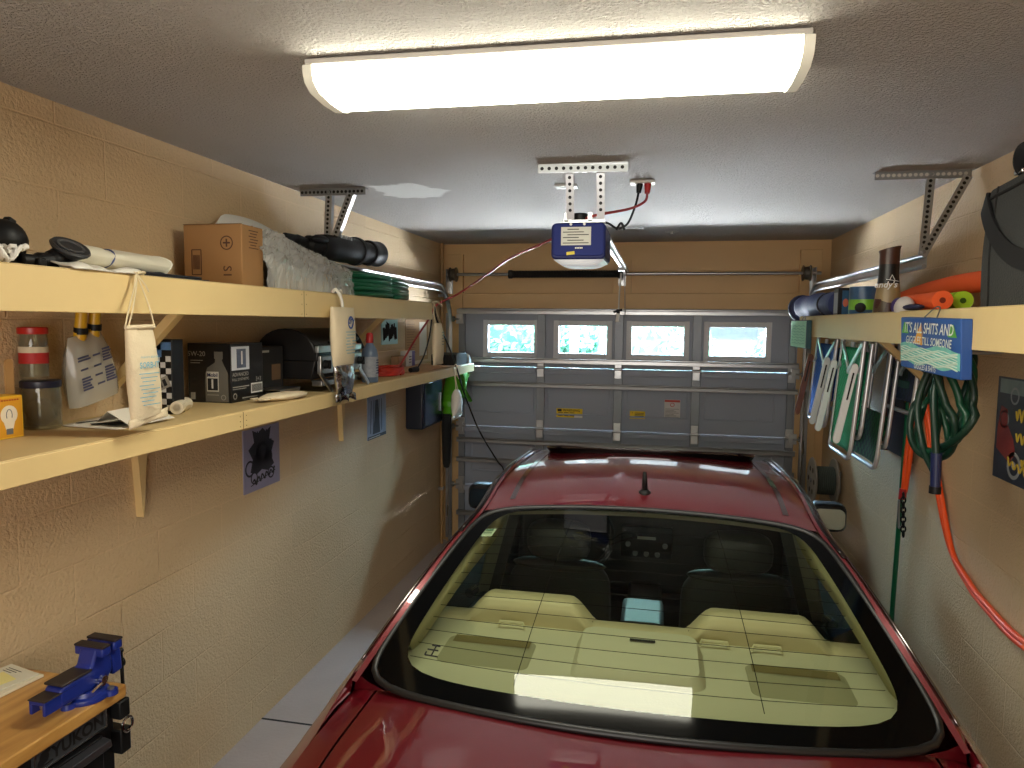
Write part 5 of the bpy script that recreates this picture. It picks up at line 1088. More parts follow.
mb = MB(); mb.box((1.22, 3.83, 1.66), (1.29, 4.14, 1.70)); mb.cyl((1.262, 3.957, 1.61), (1.26, 3.95, 1.67), .02, n=12); mb.build('head', mat('dark_green_head', (18, 60, 46), .5), t, bevel=.006)
mb = MB()
rnd = random.Random(2)
for i in range(26):
    for j in range(4):
        x, y = 1.228 + .018 * j, 3.84 + .0116 * i; mb.bar((x, y, 1.70), (x + rnd.uniform(-.006, .006), y + rnd.uniform(-.006, .006), 1.76), .004, .004, (1, 0, 0))
mb.build('bristles', mat('dark_bristle', (20, 40, 34), .8), t, kind='stuff')
t = thing('orange_air_hose', 'doubled bright orange hose drooping along the right wall below the green hose', 'hose', (1.29, 3.4, .85))
for k, o in enumerate((0, .026)):
    mb = MB(); mb.tube(spline([(1.262 + o * .3, 3.955, 1.12), (1.265 + o * .3, 3.948 - o, 1.30), (1.27, 3.93 - o, 1.50), (1.255, 3.87 - o, 1.665), (1.255, 3.79 - o, 1.68), (1.27, 3.735 - o, 1.56), (1.283 + o * .2, 3.635 - o * .9, 1.315), (1.29, 3.42 - o * .8, 1.01 - o * .3), (1.288, 3.2, .92 - o * .5), (1.29, 3.05, .888 - o * .6), (1.29, 2.75, .868 - o * .7), (1.29, 2.4, .93 - o * .7), (1.29, 2.1, 1.12 - o * .6), (1.28, 1.93, 1.4 - o * .4), (1.275, 1.86, 1.65), (1.29, 1.85, 1.70)], 8), .0125, 10); mb.build('hose', M_orange, t, angle=180)
mb = MB(); mb.tube(spline([(1.30, 3.86, 1.70), (1.27, 3.845, 1.69), (1.235, 3.835, 1.68), (1.235, 3.83, 1.71)]), .008, 8); mb.cyl((1.319, 3.86, 1.70), (1.29, 3.86, 1.70), .012, n=10); mb.build('wall_hook', M_galvd, t)
mb = MB(); mb.cyl((1.319, 1.85, 1.69), (1.26, 1.85, 1.69), .01, n=10); mb.build('wall_hook', M_galvd, t)
MB().cyl((1.262, 3.957, 1.135), (1.258, 3.955, 1.08), .019, n=12).build('plug', M_red, t)
t = thing('chain_hook', 'black chain with coiled links dangling below the orange hose end', 'chain', (1.26, 3.95, .9))
mb = MB()
for k in range(9):
    z = 1.105 - .024 * k; c = Vector((1.255, 3.93 - .004 * k, z)); pts = []
    for i in range(12):
        a = 2 * PI * i / 12; off = (math.cos(a) * .011, math.sin(a) * .017)
        pts.append(c + (Vector((off[0], 0, off[1])) if k % 2 else Vector((0, off[0], off[1]))))
    mb.tube(pts, .0042, 6, closed=True)
mb.build('chain', M_black, t)
mb = MB(); mb.tube(spline([(1.25, 3.975, 1.07), (1.25, 3.97, 1.0), (1.25, 3.96, .95), (1.25, 3.95, .93), (1.25, 3.93, .94)]), .006, 6); mb.build('hook', M_galvd, t)
t, p_, X_ = poster('hot_rod_poster', 'dark poster of a vintage hot rod with yellow lettering on the right wall', 2.58, 3.12, 1.385, 1.782, mat('poster_slate', (44, 52, 66), .35, vary=.5, vscale=9), x=XR, th=.004)
def dsc(mb, y, z, r, w=None):
    if w is None: mb.cyl((X_, y, z), (X_ - .0008, y, z), r, n=24)
    else: mb.lathe([(r - w, 0), (r - w, -.0008), (r, -.0008), (r, 0)], (X_, y, z), 'X', 24, True)
mb = MB(); mb.prism([(-3.10, 1.50), (-2.99, 1.46), (-2.95, 1.50), (-2.97, 1.55), (-3.02, 1.60), (-3.03, 1.66), (-3.08, 1.67), (-3.10, 1.58)], (X_, 0, 0), (0, -1, 0), (0, 0, 1), .0008); mb.build('red_body', mat('poster_red', (150, 50, 44), .4), p_)
mb = MB(); dsc(mb, 2.955, 1.455, .052, .014); dsc(mb, 2.955, 1.455, .016)
for q_ in ((2.98, 1.715, .033, .008), (3.05, 1.62, .035, .007)):
    mb2 = MB(); dsc(mb2, *q_); mb2.build('round_print', mat('poster_silver', (166, 170, 172), .4), p_)
mb.build('wheel_print', mat('poster_silver', (166, 170, 172), .4), p_)
mb = MB(); mb.box((X_ - .0004, 2.62, 1.72), (X_, 3.1, 1.775)); mb.build('pale_sky', mat('poster_pale', (130, 150, 150), .4, vary=.4, vscale=16), p_)
mb = MB()
for (y, z, w, h, sd) in ((2.88, 1.60, .16, .05, 1), (2.86, 1.52, .18, .04, 2), (2.90, 1.415, .20, .035, 3), (2.84, 1.445, .12, .03, 4)):
    scribble(mb, y - w / 2, z, w, h, sd, 16, .004, X_ - .0008)
mb.build('script', mat('poster_yellow', (206, 178, 60), .5), p_)
t = thing('cable_reel', 'grey reel with two spoked discs holding dark cable on the right wall by the door', 'reel', (1.2, 5.5, .68))
for x in (1.135, 1.285):
    mb = MB(); mb.lathe([(.02, x - .006), (.162, x - .006), (.168, x), (.162, x + .006), (.02, x + .006)], (0, 5.5, .84), 'X', 36); d_ = mb.build('disc', mat('grey_wood_disc', (158, 148, 134), .7, vary=.1), t)
    mb = MB()
    for k in range(6):
        a = k * PI / 3; mb.cyl((x - .0068, 5.5 + .09 * math.cos(a), .84 + .09 * math.sin(a)), (x + .0068, 5.5 + .09 * math.cos(a), .84 + .09 * math.sin(a)), .02, n=12)
    mb.build('disc_hole', mat('disc_shadow', (70, 62, 54), .8), d_)
mb = MB(); prof = []
for k in range(11):
    x = 1.147 + .0125 * k; prof += [(.095, x), (.104, x + .004), (.104, x + .008), (.095, x + .0122)]
mb.lathe(prof, (0, 5.5, .84), 'X', 30); mb.build('wound_cable', mat('grey_green_cable', (84, 92, 84), .6), t)
mb = MB(); mb.cyl((1.12, 5.5, .84), (1.319, 5.5, .84), .018, n=12); mb.box((1.309, 5.44, .76), (1.319, 5.56, .92)); mb.build('wall_spindle', M_galvd, t)
# ------------------------------------------------------------------ the car
CX = -.035
car = thing('car', 'dark red sedan parked nose to the garage door, seen over its rear window', 'car', (CX, 3.4, 0))
M_paint = bpy.data.materials.new('dark_red_car_paint'); M_paint.use_nodes = True
p = M_paint.node_tree.nodes['Principled BSDF']; p.inputs['Base Color'].default_value = lin((104, 14, 26)); p.inputs['Metallic'].default_value = .35; p.inputs['Roughness'].default_value = .32; p.inputs['Coat Weight'].default_value = 1; p.inputs['Coat Roughness'].default_value = .02; p.inputs['Coat IOR'].default_value = 1.9
M_frit = mat('black_glass_border', (5, 6, 7), .08, spec=.16)
M_rubber = mat('black_rubber_seal', (13, 13, 14), .45)
M_cglass = glass_mat('green_tinted_car_glass', (216, 224, 208), refl=.62, ior=1.45)
M_sglass = glass_mat('side_car_glass', (120, 136, 130), ior=1.52)
M_seat = mat('tan_leather', (206, 192, 158), .5, bump=.06, bscale=60)
M_shelf = mat('parcel_shelf_trim', (204, 198, 174), .8, bump=.1, bscale=120)
M_dark = mat('dark_car_trim', (26, 26, 28), .6)
M_dseat = mat('shaded_charcoal_seat', (48, 48, 50), .5)  # front seats darkened, the unlit cabin's shade put into their colour

def GB(u): return Vector((CX + .782 * u, 1.685 + .150 * u * u, .968 - .030 * u * u))      # bottom edge of the rear glass
def GT(u): return Vector((CX + .562 * u, 2.545 - .072 * u * u, 1.312 - .014 * u * u))      # top edge
def GS(u, v):      # u, v in [-1, 1]
    s = (v + 1) / 2; p = GB(u).lerp(GT(u), s)
    return p + Vector((0, -.38, .92)) * (.036 * (1 - v * v) * (1 - .15 * u * u)) 
def sup(t, n, ax, ay, cx=0, cy=0):
    c, s = math.cos(t), math.sin(t); k = (abs(c) ** n + abs(s) ** n) ** (-1 / n)
    return cx + ax * c * k, cy + ay * s * k
NT = 120
outer = [GS(*sup(2 * PI * i / NT, 11, .995, .995)) for i in range(NT)]
def inner(i, k): return sup(2 * PI * i / NT, 9, .895 * k, .905 * k, 0, .045 * k + .0 * (1 - k))
def sq(a, b, k=1.0):      # unit square onto the rounded clear area
    m_ = max(abs(a), abs(b)); d = (abs(a) ** 9 + abs(b) ** 9) ** (1 / 9); f_ = m_ / d if d > 1e-9 else 1
    return a * f_ * .895 * k, b * f_ * .905 * k + .045 * k
g = MB(); g.grid(lambda a, b: GS(*sq(2 * a - 1, 2 * b - 1, 1.004)), 48, 36); rg_ = g.build('rear_window', M_cglass, car, angle=180)
g = MB(); vs = []; RR = 5
for j in range(RR + 1):
    for i in range(NT):
        a = Vector(inner(i, 1)); b = Vector(sup(2 * PI * i / NT, 11, .995, .995)); q = a.lerp(b, j / RR); vs.append(GS(q.x, q.y))
fs = [(j * NT + i, j * NT + (i + 1) % NT, (j + 1) * NT + (i + 1) % NT, (j + 1) * NT + i) for j in range(RR) for i in range(NT)]
g.add(vs, fs); g.build('window_border', M_frit, rg_, angle=180)
MB().tube([p + Vector((0, 0, -.004)) for p in outer], .011, 8, closed=True).build('window_seal', M_rubber, rg_, angle=180)
g = MB()      # heating wires just under the glass
for k in range(13):
    v = -.72 + 1.44 * k / 12.5
    g.tube([GS(-.86 + 1.72 * i / 30 if abs(v) < .8 else 0, v) + Vector((0, .003, -.004)) for i in range(31)], .0009, 4)
for u in (-.42, .42): g.tube([GS(u, -.80 + 1.6 * i / 20) + Vector((0, .003, -.004)) for i in range(21)], .0011, 4)
g.build('heating_wire', mat('heater_line', (14, 14, 12), .9, spec=.1), rg_, smooth=False)
g = MB()
def on_glass(u, v, du, dv, off=.002):
    return [GS(u - du, v - dv) + Vector((0, -off, off)), GS(u + du, v - dv) + Vector((0, -off, off)), GS(u + du, v + dv) + Vector((0, -off, off)), GS(u - du, v + dv) + Vector((0, -off, off))]
g.add(on_glass(-.865, .60, .032, .055, -.003), [(0, 1, 2, 3)]); stk = g.build('sticker', mat('sticker_white', (214, 226, 206), .5), rg_, smooth=False)
g = MB(); g.add(on_glass(-.865, .63, .022, .012, .0005), [(0, 1, 2, 3)]); g.add(on_glass(-.865, .585, .024, .006, .0005), [(0, 1, 2, 3)]); g.build('sticker_print', mat('sticker_green', (60, 96, 66), .5), stk, smooth=False)
g = MB()
for a, b in (((-.80, -.70), (-.745, -.70)), ((-.80, -.655), (-.755, -.655)), ((-.772, -.70), (-.772, -.62)), ((-.79, -.62), (-.755, -.62)), ((-.80, -.70), (-.80, -.675))):
    g.tube([GS(*a) + Vector((0, -.001, .001)), GS(*b) + Vector((0, -.001, .001))], .0022, 5)
g.build('antenna_mark', M_ink, rg_)

# rail curve: edge of the greenhouse seen from above
RAIL = [(.790, 1.835, .938), (.745, 1.93, 1.018), (.685, 2.08, 1.122), (.628, 2.27, 1.215), (.570, 2.475, 1.294), (.562, 2.70, 1.340), (.556, 2.92, 1.356), (.550, 3.20, 1.351), (.548, 3.48, 1.334), (.562, 3.74, 1.283), (.61, 3.98, 1.168), (.67, 4.2, 1.06), (.735, 4.44, .95)]
rail = spline(RAIL, 6)
BELT = [(0.81, 1.6, 0.897), (0.835, 1.9, 0.912), (0.85, 2.2, 0.922), (0.862, 2.6, 0.927), (0.865, 3.0, 0.927), (0.862, 3.4, 0.922), (0.855, 3.8, 0.912), (0.845, 4.1, 0.907), (0.83, 4.46, 0.892)]
belt = spline(BELT, 9); 
def samp(c, s):
    x = s * (len(c) - 1); i = min(int(x), len(c) - 2); return c[i].lerp(c[i + 1], x - i)
def mir(p, sg): return Vector((CX + sg * p.x, p.y, p.z))
iA = 4 * 6; iB = 9 * 6      # rail indices of roof corners
def roofP(u, w):
    r = samp(rail[iA:iB + 1], w)
    crown = .030 * (1 - u ** 2) * (1 - .25 * abs(2 * w - 1) ** 3) - .006 * (abs(u) ** 8)
    yb = .072 * (1 - u * u) * (1 - w) ** 3 + .075 * (1 - u * u) * w ** 3
    return Vector((CX + u * r.x, r.y + yb, r.z + crown + .0 - (.008 * (1 - u * u)) * w ** 3 - (.012 * (1 - u * u)) * (1 - w) ** 6))
g = MB(); g.grid(lambda a, b: roofP(2 * a - 1, b), 40, 44); g.build('roof', M_paint, car, angle=180)
# side body with rolled rail, window openings
body = MB(); side_glass = []
NS = 96
for sg in (-1, 1):
    rows = []
    for i in range(NS + 1):
        s = i / NS; r = samp(rail, s); b = samp(belt, s)
        b = Vector((b.x, lerp(1.66, 4.48, (r.y - 1.835) / (4.44 - 1.835)), b.z))
        bb = min(belt, key=lambda q: abs(q.y - b.y)); b = Vector((bb.x, b.y, bb.z))
        o = r + Vector((.030, 0, -.010)); o2 = r + Vector((.045, 0, -.036))
        o2.x = min(o2.x, b.x - .005); o2.z = max(o2.z, b.z + .004); o.x = min(o.x, b.x - .012); o.z = max(o.z, b.z + .008)
        rows.append([r + Vector((0, 0, -.001)), r + Vector((.014, 0, .004)), o, o2, o2.lerp(b, .5) + Vector((.006, 0, 0)), b])
    vs = [mir(p, sg) for row in rows for p in row]; nP = 6; fs = []; wf_ = []
    for i in range(NS):
        y = rows[i][4].y
        for k in range(nP - 1):
            q = (i * nP + k, i * nP + k + 1, (i + 1) * nP + k + 1, (i + 1) * nP + k); q = q if sg > 0 else q[::-1]
            win = k in (3, 4) and (2.05 < y < 3.02 or 3.12 < y < 4.12)
            (wf_ if win else fs).append(q)
    body.add(vs, fs); side_glass.append((vs, wf_))
# flanks, deck shoulder and bonnet
def half_w(y):
    if y < 1.5: return .905 - .14 * ((1.5 - y) / .5) ** 2.4
    if y > 4.7: return .905 - .20 * ((y - 4.7) / 1.1) ** 2.2
    return .905
def beltat(y):
    if y < 1.6: h = .81 - .06 * ((1.6 - y) / .55) ** 2; return h, .897 - .02 * ((1.6 - y) / .55)
    if y > 4.46: t_ = (y - 4.46) / 1.3; return .83 - .17 * t_ ** 2, .892 - .17 * t_ ** 1.5
    q = min(belt, key=lambda q: abs(q.y - y)); return q.x, q.z
YR, YN = 1.03, 5.76
stations = [YR + (YN - YR) * i / 110 for i in range(111)]
for sg in (-1, 1):
    vs = []
    for y in stations:
        h, z = beltat(y); w = half_w(y); prof = [(h, z), (h + (w - h) * .45, z - .022), (h + (w - h) * .8, z - .065), (w - .006, z - .13), (w, z - .22), (w - .002, .55), (w - .012, .38), (w - .045, .25), (w - .08, .20)]
        for a, b in prof: vs.append(Vector((CX + sg * a, y, b)))
    n = 9; fs = []
    for i in range(len(stations) - 1):
        for k in range(n - 1):
            q = (i * n + k, i * n + k + 1, (i + 1) * n + k + 1, (i + 1) * n + k); fs.append(q if sg > 0 else q[::-1])
    body.add(vs, fs)
def deckP(u, t):      # trunk deck, t 0 tail .. 1 glass
    h0 = beltat(YR)[0]
    yf = 1.715 + .15 * min(1, abs(u)) ** 2 * 1.0
    y = lerp(YR, yf, t); h, z = beltat(min(y, 1.6)); 
    z = z + (.058 - .010 * (1 - t)) * (1 - abs(u) ** 4.5)
    return Vector((CX + u * h, y, z))
def bonnetP(u, t):
    y = lerp(4.42 - .16 * (1 - u * u) * 0, YN, t); h, z = beltat(max(y, 4.46)); return Vector((CX + u * h, y, z + .075 * (1 - abs(u) ** 3) * (1 - .4 * t)))
body.grid(lambda a, b: bonnetP(2 * a - 1, b), 24, 20)
# tail and nose panels
for Y_, fn in ((YR, lambda u: deckP(u, 0)), (YN, lambda u: bonnetP(u, 1))):
    sgn = -1 if Y_ == YR else 1
    def cap(a, b):
        u = 2 * a - 1; top = fn(u); w = half_w(Y_) - .08
        x = lerp(top.x, CX + u * w, min(1, b * 1.3)); bul = .07 * math.sin(PI * min(1, b * .9 + .1)) * (1 - .5 * u ** 4)
        return Vector((x, Y_ + sgn * bul * min(1, b * 4), lerp(top.z, .2, b)))
    body.grid(cap, 24, 14, flip=(sgn > 0))
# quarter strips beside the trunk lid
for sg in (-1, 1): body.grid(lambda a, b: deckP(sg * lerp(.905, 1.0, a), b), 4, 24, flip=(sg < 0))
for sg in (-1, 1):      # small filler between glass corner, deck and rear pillar
    a_, b_, c_, d_ = deckP(sg, 1), deckP(sg * .86, 1), GS(sg * .97, -.97) + Vector((0, .01, -.012)), mir(rail[5] + Vector((.03, 0, -.03)), sg)
    e_ = mir(rail[2] + Vector((.02, 0, -.004)), sg)
    body.add([a_, b_, c_, e_, d_, Vector((a_.x, a_.y + .12, a_.z))], [(0, 1, 2), (0, 2, 3), (0, 3, 4, 5)])
body.build('body_shell', M_paint, car, angle=50)
g = MB(); g.grid(lambda a, b: deckP(.895 * (2 * a - 1), b) + Vector((0, 0, .001)), 36, 24); lid = g.build('trunk_lid', M_paint, car, angle=180)
g = MB()
for sg in (-1, 1): g.grid(lambda a, b: deckP(sg * lerp(.893, .907, a), b) + Vector((0, 0, -.010)), 2, 24)
g.build('lid_gap', M_hole, lid)
for vs, fs in side_glass:
    g = MB(); g.add(vs, fs); g.build('side_window', M_sglass, car, angle=180)
    g = MB(); ys = [i for i in range(NS) if 3.02 < vs[i * 6 + 4].y < 3.12]
# side roof mouldings; drip rails, down the pillars a modelled edge highlight
for sg in (-1, 1):
    P = [mir(q, sg) for q in rail]
    g = MB(); g.tube([q + Vector((sg * .016, 0, .004)) for q in P[20:64]], .0075, 8); g.build('roof_moulding', mat('dark_gloss_trim', (36, 30, 32), .08, .6), car, angle=180)
    g = MB(); g.tube([q + Vector((sg * .034, 0, -.010)) for q in P[4:]],   .0042, 8); g.build('drip_rail_highlight', mat('dark_chrome', (120, 112, 112), .12, 1), car, angle=180)
    # inner pillar trim
    g = MB(); c = [mir(q, sg) + Vector((-sg * .035, .015, -.035)) for q in rail[8:31]]; d = [mir(q, sg) + Vector((-sg * .015, .10, -.13)) for q in rail[8:31]]
    g.add(c + d, [(i, i + 1, len(c) + i + 1, len(c) + i) for i in range(len(c) - 1)]); g.build('pillar_trim', mat('pillar_trim_tan', (178, 172, 138), .6), car, angle=180, solid=.01)
for sg in (-1, 1):      # bright sunk strips along the roof edges
    g = MB(); g.grid(lambda a, b: roofP(sg * lerp(.84, .875, a), lerp(.06, .98, b)) + Vector((0, 0, .0022)), 2, 30); g.build('roof_strip', mat('bright_strip', (150, 132, 134), .1, .95), car, angle=180)
# windshield
def WS(u, v):
    s = (v + 1) / 2; b_ = Vector((CX + .735 * u, 4.56 - .16 * u * u, .955)); t_ = roofP(u, 1.0) + Vector((0, .004, -.003)); return b_.lerp(t_, s) + Vector((0, .45, .8)) * .03 * (1 - v * v)
g = MB(); g.grid(lambda a, b: WS(2 * a - 1, 2 * b - 1), 24, 14); g.build('windshield', M_cglass, car, angle=180)
# sunroof tilted up at its rear edge
def sunr(off, k=1):
    pts = []
    for u, v in rrect(.96 * k, .40 * k, .09, 6):
        w = (v + .20) / .40      # 0 rear .. 1 front
        pts.append((u, v, w))
    return pts
def sunz(x, y): return roofP(x / .56, min(.98, max(0, (y - 2.5) / 1.22))).z
g = MB(); top = []; bot = []
for u, v, w in sunr(0):
    y = 3.44 + v - .03 * (u / .43) ** 2 * (w < .5) * -1; z = sunz(u, y) + .034 * (1 - w) + .004
    top.append((CX + u, y, z)); bot.append((CX + u, y, z - .012))
n = len(top); g.add(top + bot, [tuple(range(n)), tuple(range(n, 2 * n))[::-1]] + [(i, n + i, n + (i + 1) % n, (i + 1) % n) for i in range(n)])
sr = g.build('sunroof_glass', mat('sunroof_dark_glass', (12, 12, 14), .04, coat=1), car, bevel=.002)
g = MB(); g.tube([(a, b, c + .001) for a, b, c in top], .0018, 6, closed=True); g.build('sunroof_edge', mat('sunroof_bright_edge', (60, 52, 54), .35, .5), sr)
g = MB(); lo = [(CX + u * .97, 3.44 + v * .97 - .03 * (u / .43) ** 2 * (w < .5) * -1, sunz(u, 3.44 + v) + .0015) for u, v, w in sunr(0)]
up = [(a, b, c - .010) for a, b, c in top]
g.add(lo + up, [(i, (i + 1) % n, n + (i + 1) % n, n + i) for i in range(n)]); g.build('sunroof_seal', M_frit, sr)
# antenna, third brake light box, mirrors, wheels
g = MB(); ay = 2.66; az = roofP(0.03, .10).z
g.lathe([(0, .018), (.012, .016), (.022, .008), (.026, -.004), (.02, -.01)], (CX + .0, ay, az), n=20); an = g.build('antenna_base', M_black, car, angle=180)
g = MB(); g.tube([(CX, ay, az + .01), (CX - .001, ay - .012, az + .05), (CX - .002, ay - .022, az + .085)], [.011, .010, .007], 10); g.build('antenna_mast', M_black, an, angle=180)
for sg in (-1, 1):
    g = MB(); g.ball((CX + sg * .965, 4.12, .925), (.10, .062, .078), 22, 14, lambda d: 1 / (abs(d.x) ** 5 + abs(d.y) ** 5 + abs(d.z) ** 5) ** (1 / 5)); mr_ = g.build('side_mirror', M_black, car, angle=180)
    g = MB(); g.prism(rrect(.165, .112, .035, 5), (CX + sg * .968, 4.0565, .925), (1, 0, 0), (0, 0, 1), .002); g.build('mirror_glass', mat('mirror_silver', (196, 214, 222), .02, 1), mr_)
    g = MB(); g.tube([(CX + sg * .80, 4.14, .90), (CX + sg * .90, 4.13, .905)], .03, 10); g.build('mirror_stalk', M_black, mr_)
    for y in (1.93, 4.78):
        g = MB(); xx = CX + sg * .80; g.lathe([(.02, -.10), (.27, -.10), (.31, -.07), (.322, 0), (.31, .07), (.27, .10), (.02, .10)], (xx, y, .322), 'X', 32); wh = g.build('wheel', mat('tyre_black', (20, 20, 21), .8), car)
        g = MB(); g.lathe([(.02, sg * .106), (.06, sg * .11), (.19, sg * .09), (.205, sg * .104), (.21, sg * .09)], (xx, y, .322), 'X', 28)
        for k in range(5):
            a = 2 * PI * k / 5; g.bar((xx + sg * .104, y, .322), (xx + sg * .104, y + .19 * math.cos(a), .322 + .19 * math.sin(a)), .045, .016, (1, 0, 0))
        g.build('rim', M_steel, wh)
    # rear lamps and head lamps
    g = MB(); g.grid(lambda a, b: Vector((CX + sg * lerp(.42, .70, a), YR - .045 - .02 * math.sin(PI * b) * (1 - a * .6) + .03 * a ** 3, lerp(.86, .68, b))), 8, 6, flip=(sg < 0)); g.build('tail_lamp', mat('tail_lamp_red', (150, 8, 12), .1, coat=1), car, angle=180, solid=.01)
    g = MB(); g.grid(lambda a, b: Vector((CX + sg * lerp(.34, .62, a), YN + .04 - .03 * a ** 3, lerp(.72, .60, b))), 8, 6, flip=(sg > 0)); g.build('head_lamp', mat('lamp_clear', (210, 214, 216), .08, coat=1), car, angle=180, solid=.01)
MB().box((CX - .8, 1.2, .17), (CX + .8, 5.6, .24)).build('underbody', M_blackm, car)

# ---- cabin
g = MB()
def shelfP(a, b):
    u = 2 * a - 1; y = lerp(1.70 + .13 * u * u, 2.33, b); return Vector((CX + u * lerp(.70, .76, b), y, .945 - .004 * b))
g.grid(shelfP, 30, 20); ps = g.build('parcel_shelf', M_shelf, car, angle=180)
def shelf_box(x0, x1, y0_, y1_, hgt, name, m, r=.03):
    mb = MB(); w, d = x1 - x0, y1_ - y0_
    ol = rrect(w, d, r, 5); il = rrect(w - .03, d - .03, r, 5); cx_, cy_ = (x0 + x1) / 2, (y0_ + y1_) / 2; n = len(ol)
    vs = [(cx_ + a, cy_ + b, .933) for a, b in ol] + [(cx_ + a, cy_ + b, .933 + hgt) for a, b in il]
    mb.add(vs, [(i, (i + 1) % n, n + (i + 1) % n, n + i) for i in range(n)] + [tuple(range(n, 2 * n))]); return mb.build(name, m, ps, angle=30)
for x0, x1 in ((-.655, -.345), (.27, .575)):
    shelf_box(x0, x1, 1.98, 2.20, .012, 'speaker_cover', mat('speaker_cloth', (160, 154, 126), .9, bump=.2, bscale=300))
    mb = MB(); mb.grid(lambda a, b: (lerp(x0 + .03, x1 - .03, a), lerp(2.135, 2.185, b), .9465), 6, 3); mb.build('speaker_recess', mat('recess_tan', (120, 106, 68), .9), ps)
mb = MB(); ol = rrect(.40, .30, .05, 5); vs = [(CX + a, 2.12 + b, .933) for a, b in ol] + [(CX + a * .88, 2.12 + b * .86, .977 + .012 * (b > 0)) for a, b in ol]; n = len(ol)
mb.add(vs, [(i, (i + 1) % n, n + (i + 1) % n, n + i) for i in range(n)] + [tuple(range(n, 2 * n))]); bl = mb.build('brake_light_box', M_shelf, ps, angle=30)
mb = MB(); mb.box((CX - .028, 2.17, .9895), (CX + .05, 2.182, .9915)); mb.build('brake_light_vent', M_ink, bl)
for x in (-.46, .20, .36):
    mb = MB(); mb.tube([(x - .045, 2.27, .948), (x - .04, 2.275, .965), (x + .04, 2.275, .965), (x + .045, 2.27, .948)], .005, 6); mb.build('anchor_loop', mat('anchor_tan', (210, 200, 168), .5), ps)
# rear seat with two humped headrests
def seat_top(x):
    d = x - CX; z = .955
    for c in (-.375, .375):
        k = min(1, max(0, (.235 - abs(d - c)) / .10)); z = max(z, .95 + .085 * (k * k * (3 - 2 * k)) ** .8)
    return z
g = MB()
def seatP(a, b):
    x = lerp(CX - .74, CX + .74, a); zt = seat_top(x)
    prof = [(2.315, .93), (2.30, zt - .03), (2.315, zt - .006), (2.345, zt), (2.40, zt - .008), (2.43, zt - .04), (2.46, .85), (2.52, .62), (2.58, .47), (2.70, .44), (3.0, .46), (3.02, .42), (3.02, .25)]
    q = b * (len(prof) - 1); i = min(int(q), len(prof) - 2); f = q - i; return Vector((x, lerp(prof[i][0], prof[i + 1][0], f), lerp(prof[i][1], prof[i + 1][1], f)))
g.grid(seatP, 90, 36); g.build('rear_seat', M_seat, car, angle=180)
g = MB()
for x in (CX - .16, CX + .16): g.tube([(x, 2.318, .955), (x, 2.345, .962), (x, 2.41, .95), (x, 2.46, .85)], .003, 5)
g.build('seat_seam', mat('seam_brown', (110, 96, 66), .8), car)
# front seats
for cxs in (-.40, .345):
    g = MB(); g.grid(lambda a, b: (lambda e, w, z, th: Vector((cxs + w * math.copysign(abs(math.cos(e)) ** .55, math.cos(e)), 3.06 + .10 * (z - .45) * -.6 + th * math.copysign(abs(math.sin(e)) ** .7, math.sin(e)), z)))(2 * PI * a, .235 * (1 - .06 * b - .22 * max(0, b - .86) / .14), lerp(.38, .935, b), .075 * (1 - .35 * b)), 30, 18)
    # closed top
    sb = g.build('front_seat_back', M_dseat, car, angle=180)
    g = MB(); g.ball((cxs, 3.005, .925), (.205, .05, .03), 20, 10); g.build('seat_shoulder', M_dseat, sb, angle=180)
    g = MB(); g.ball((cxs, 3.0, 1.035), (.138, .055, .088), 24, 14, lambda d: 1 / (abs(d.x) ** 3.4 + abs(d.y) ** 3 + abs(d.z) ** 3.4) ** (1 / 3.4)); g.build('headrest', M_dseat, sb, angle=180)
    g = MB(); [g.cyl((cxs + s * .06, 3.0, .9), (cxs + s * .06, 3.0, .98), .007, n=8) for s in (-1, 1)]; g.build('headrest_post', M_chrome, sb)
    g = MB(); g.box((cxs - .24, 3.05, .30), (cxs + .24, 3.58, .44)); g.build('seat_cushion', M_dseat, sb, bevel=.04)
g = MB(); g.box((CX - .095, 2.98, .42), (CX + .09, 3.28, .70)); ar = g.build('centre_armrest', mat('armrest_grey', (120, 124, 128), .45), car, bevel=.02)
g = MB(); g.box((CX - .09, 3.28, .40), (CX + .09, 3.95, .56)); con = g.build('centre_console', M_dark, car, bevel=.02)
g = MB(); g.prism([(3.86, .50), (3.95, .92), (4.40, .93), (4.40, .50)], (CX - .72, 0, 0), (0, 1, 0), (0, 0, 1), 1.44); db = g.build('dashboard', M_dark, car, bevel=.03)
g = MB(); g.box((CX - .14, 3.90, .66), (CX + .14, 3.935, .86)); rd = g.build('radio_stack', mat('radio_black', (20, 21, 24), .3), db, bevel=.006)
g = MB(); g.box((CX - .05, 3.896, .79), (CX + .05, 3.90, .805)); g.build('display', mat('radio_display', (186, 190, 180), .4), rd)
g = MB(); [g.cyl((CX + s, 3.90, z), (CX + s, 3.885, z), .014, n=12) for s, z in ((-.10, .76), (.10, .76), (0, .71), (-.06, .71), (.06, .71))]; g.build('dial', M_galvd, rd)
g = MB(); q = Euler((math.radians(62), 0, 0)).to_matrix().to_4x4(); g.T = Matrix.Translation((-.40, 3.72, .84)) @ q; g.tube([(.185 * math.cos(a), .185 * math.sin(a), 0) for a in [2 * PI * k / 32 for k in range(32)]], .016, 8, closed=True); g.bar((-.18, 0, 0), (.18, 0, 0), .035, .015); g.bar((0, 0, 0), (0, -.18, 0), .035, .015); g.cyl((0, 0, -.02), (0, 0, .015), .065, n=18); g.build('steering_wheel', M_dark, car)
g = MB(); g.box((CX - .12, 3.62, 1.205), (CX + .12, 3.645, 1.265)); g.cyl((CX, 3.64, 1.25), (CX, 3.70, 1.30), .01, n=8); g.build('rear_view_mirror', M_dark, car, bevel=.008)
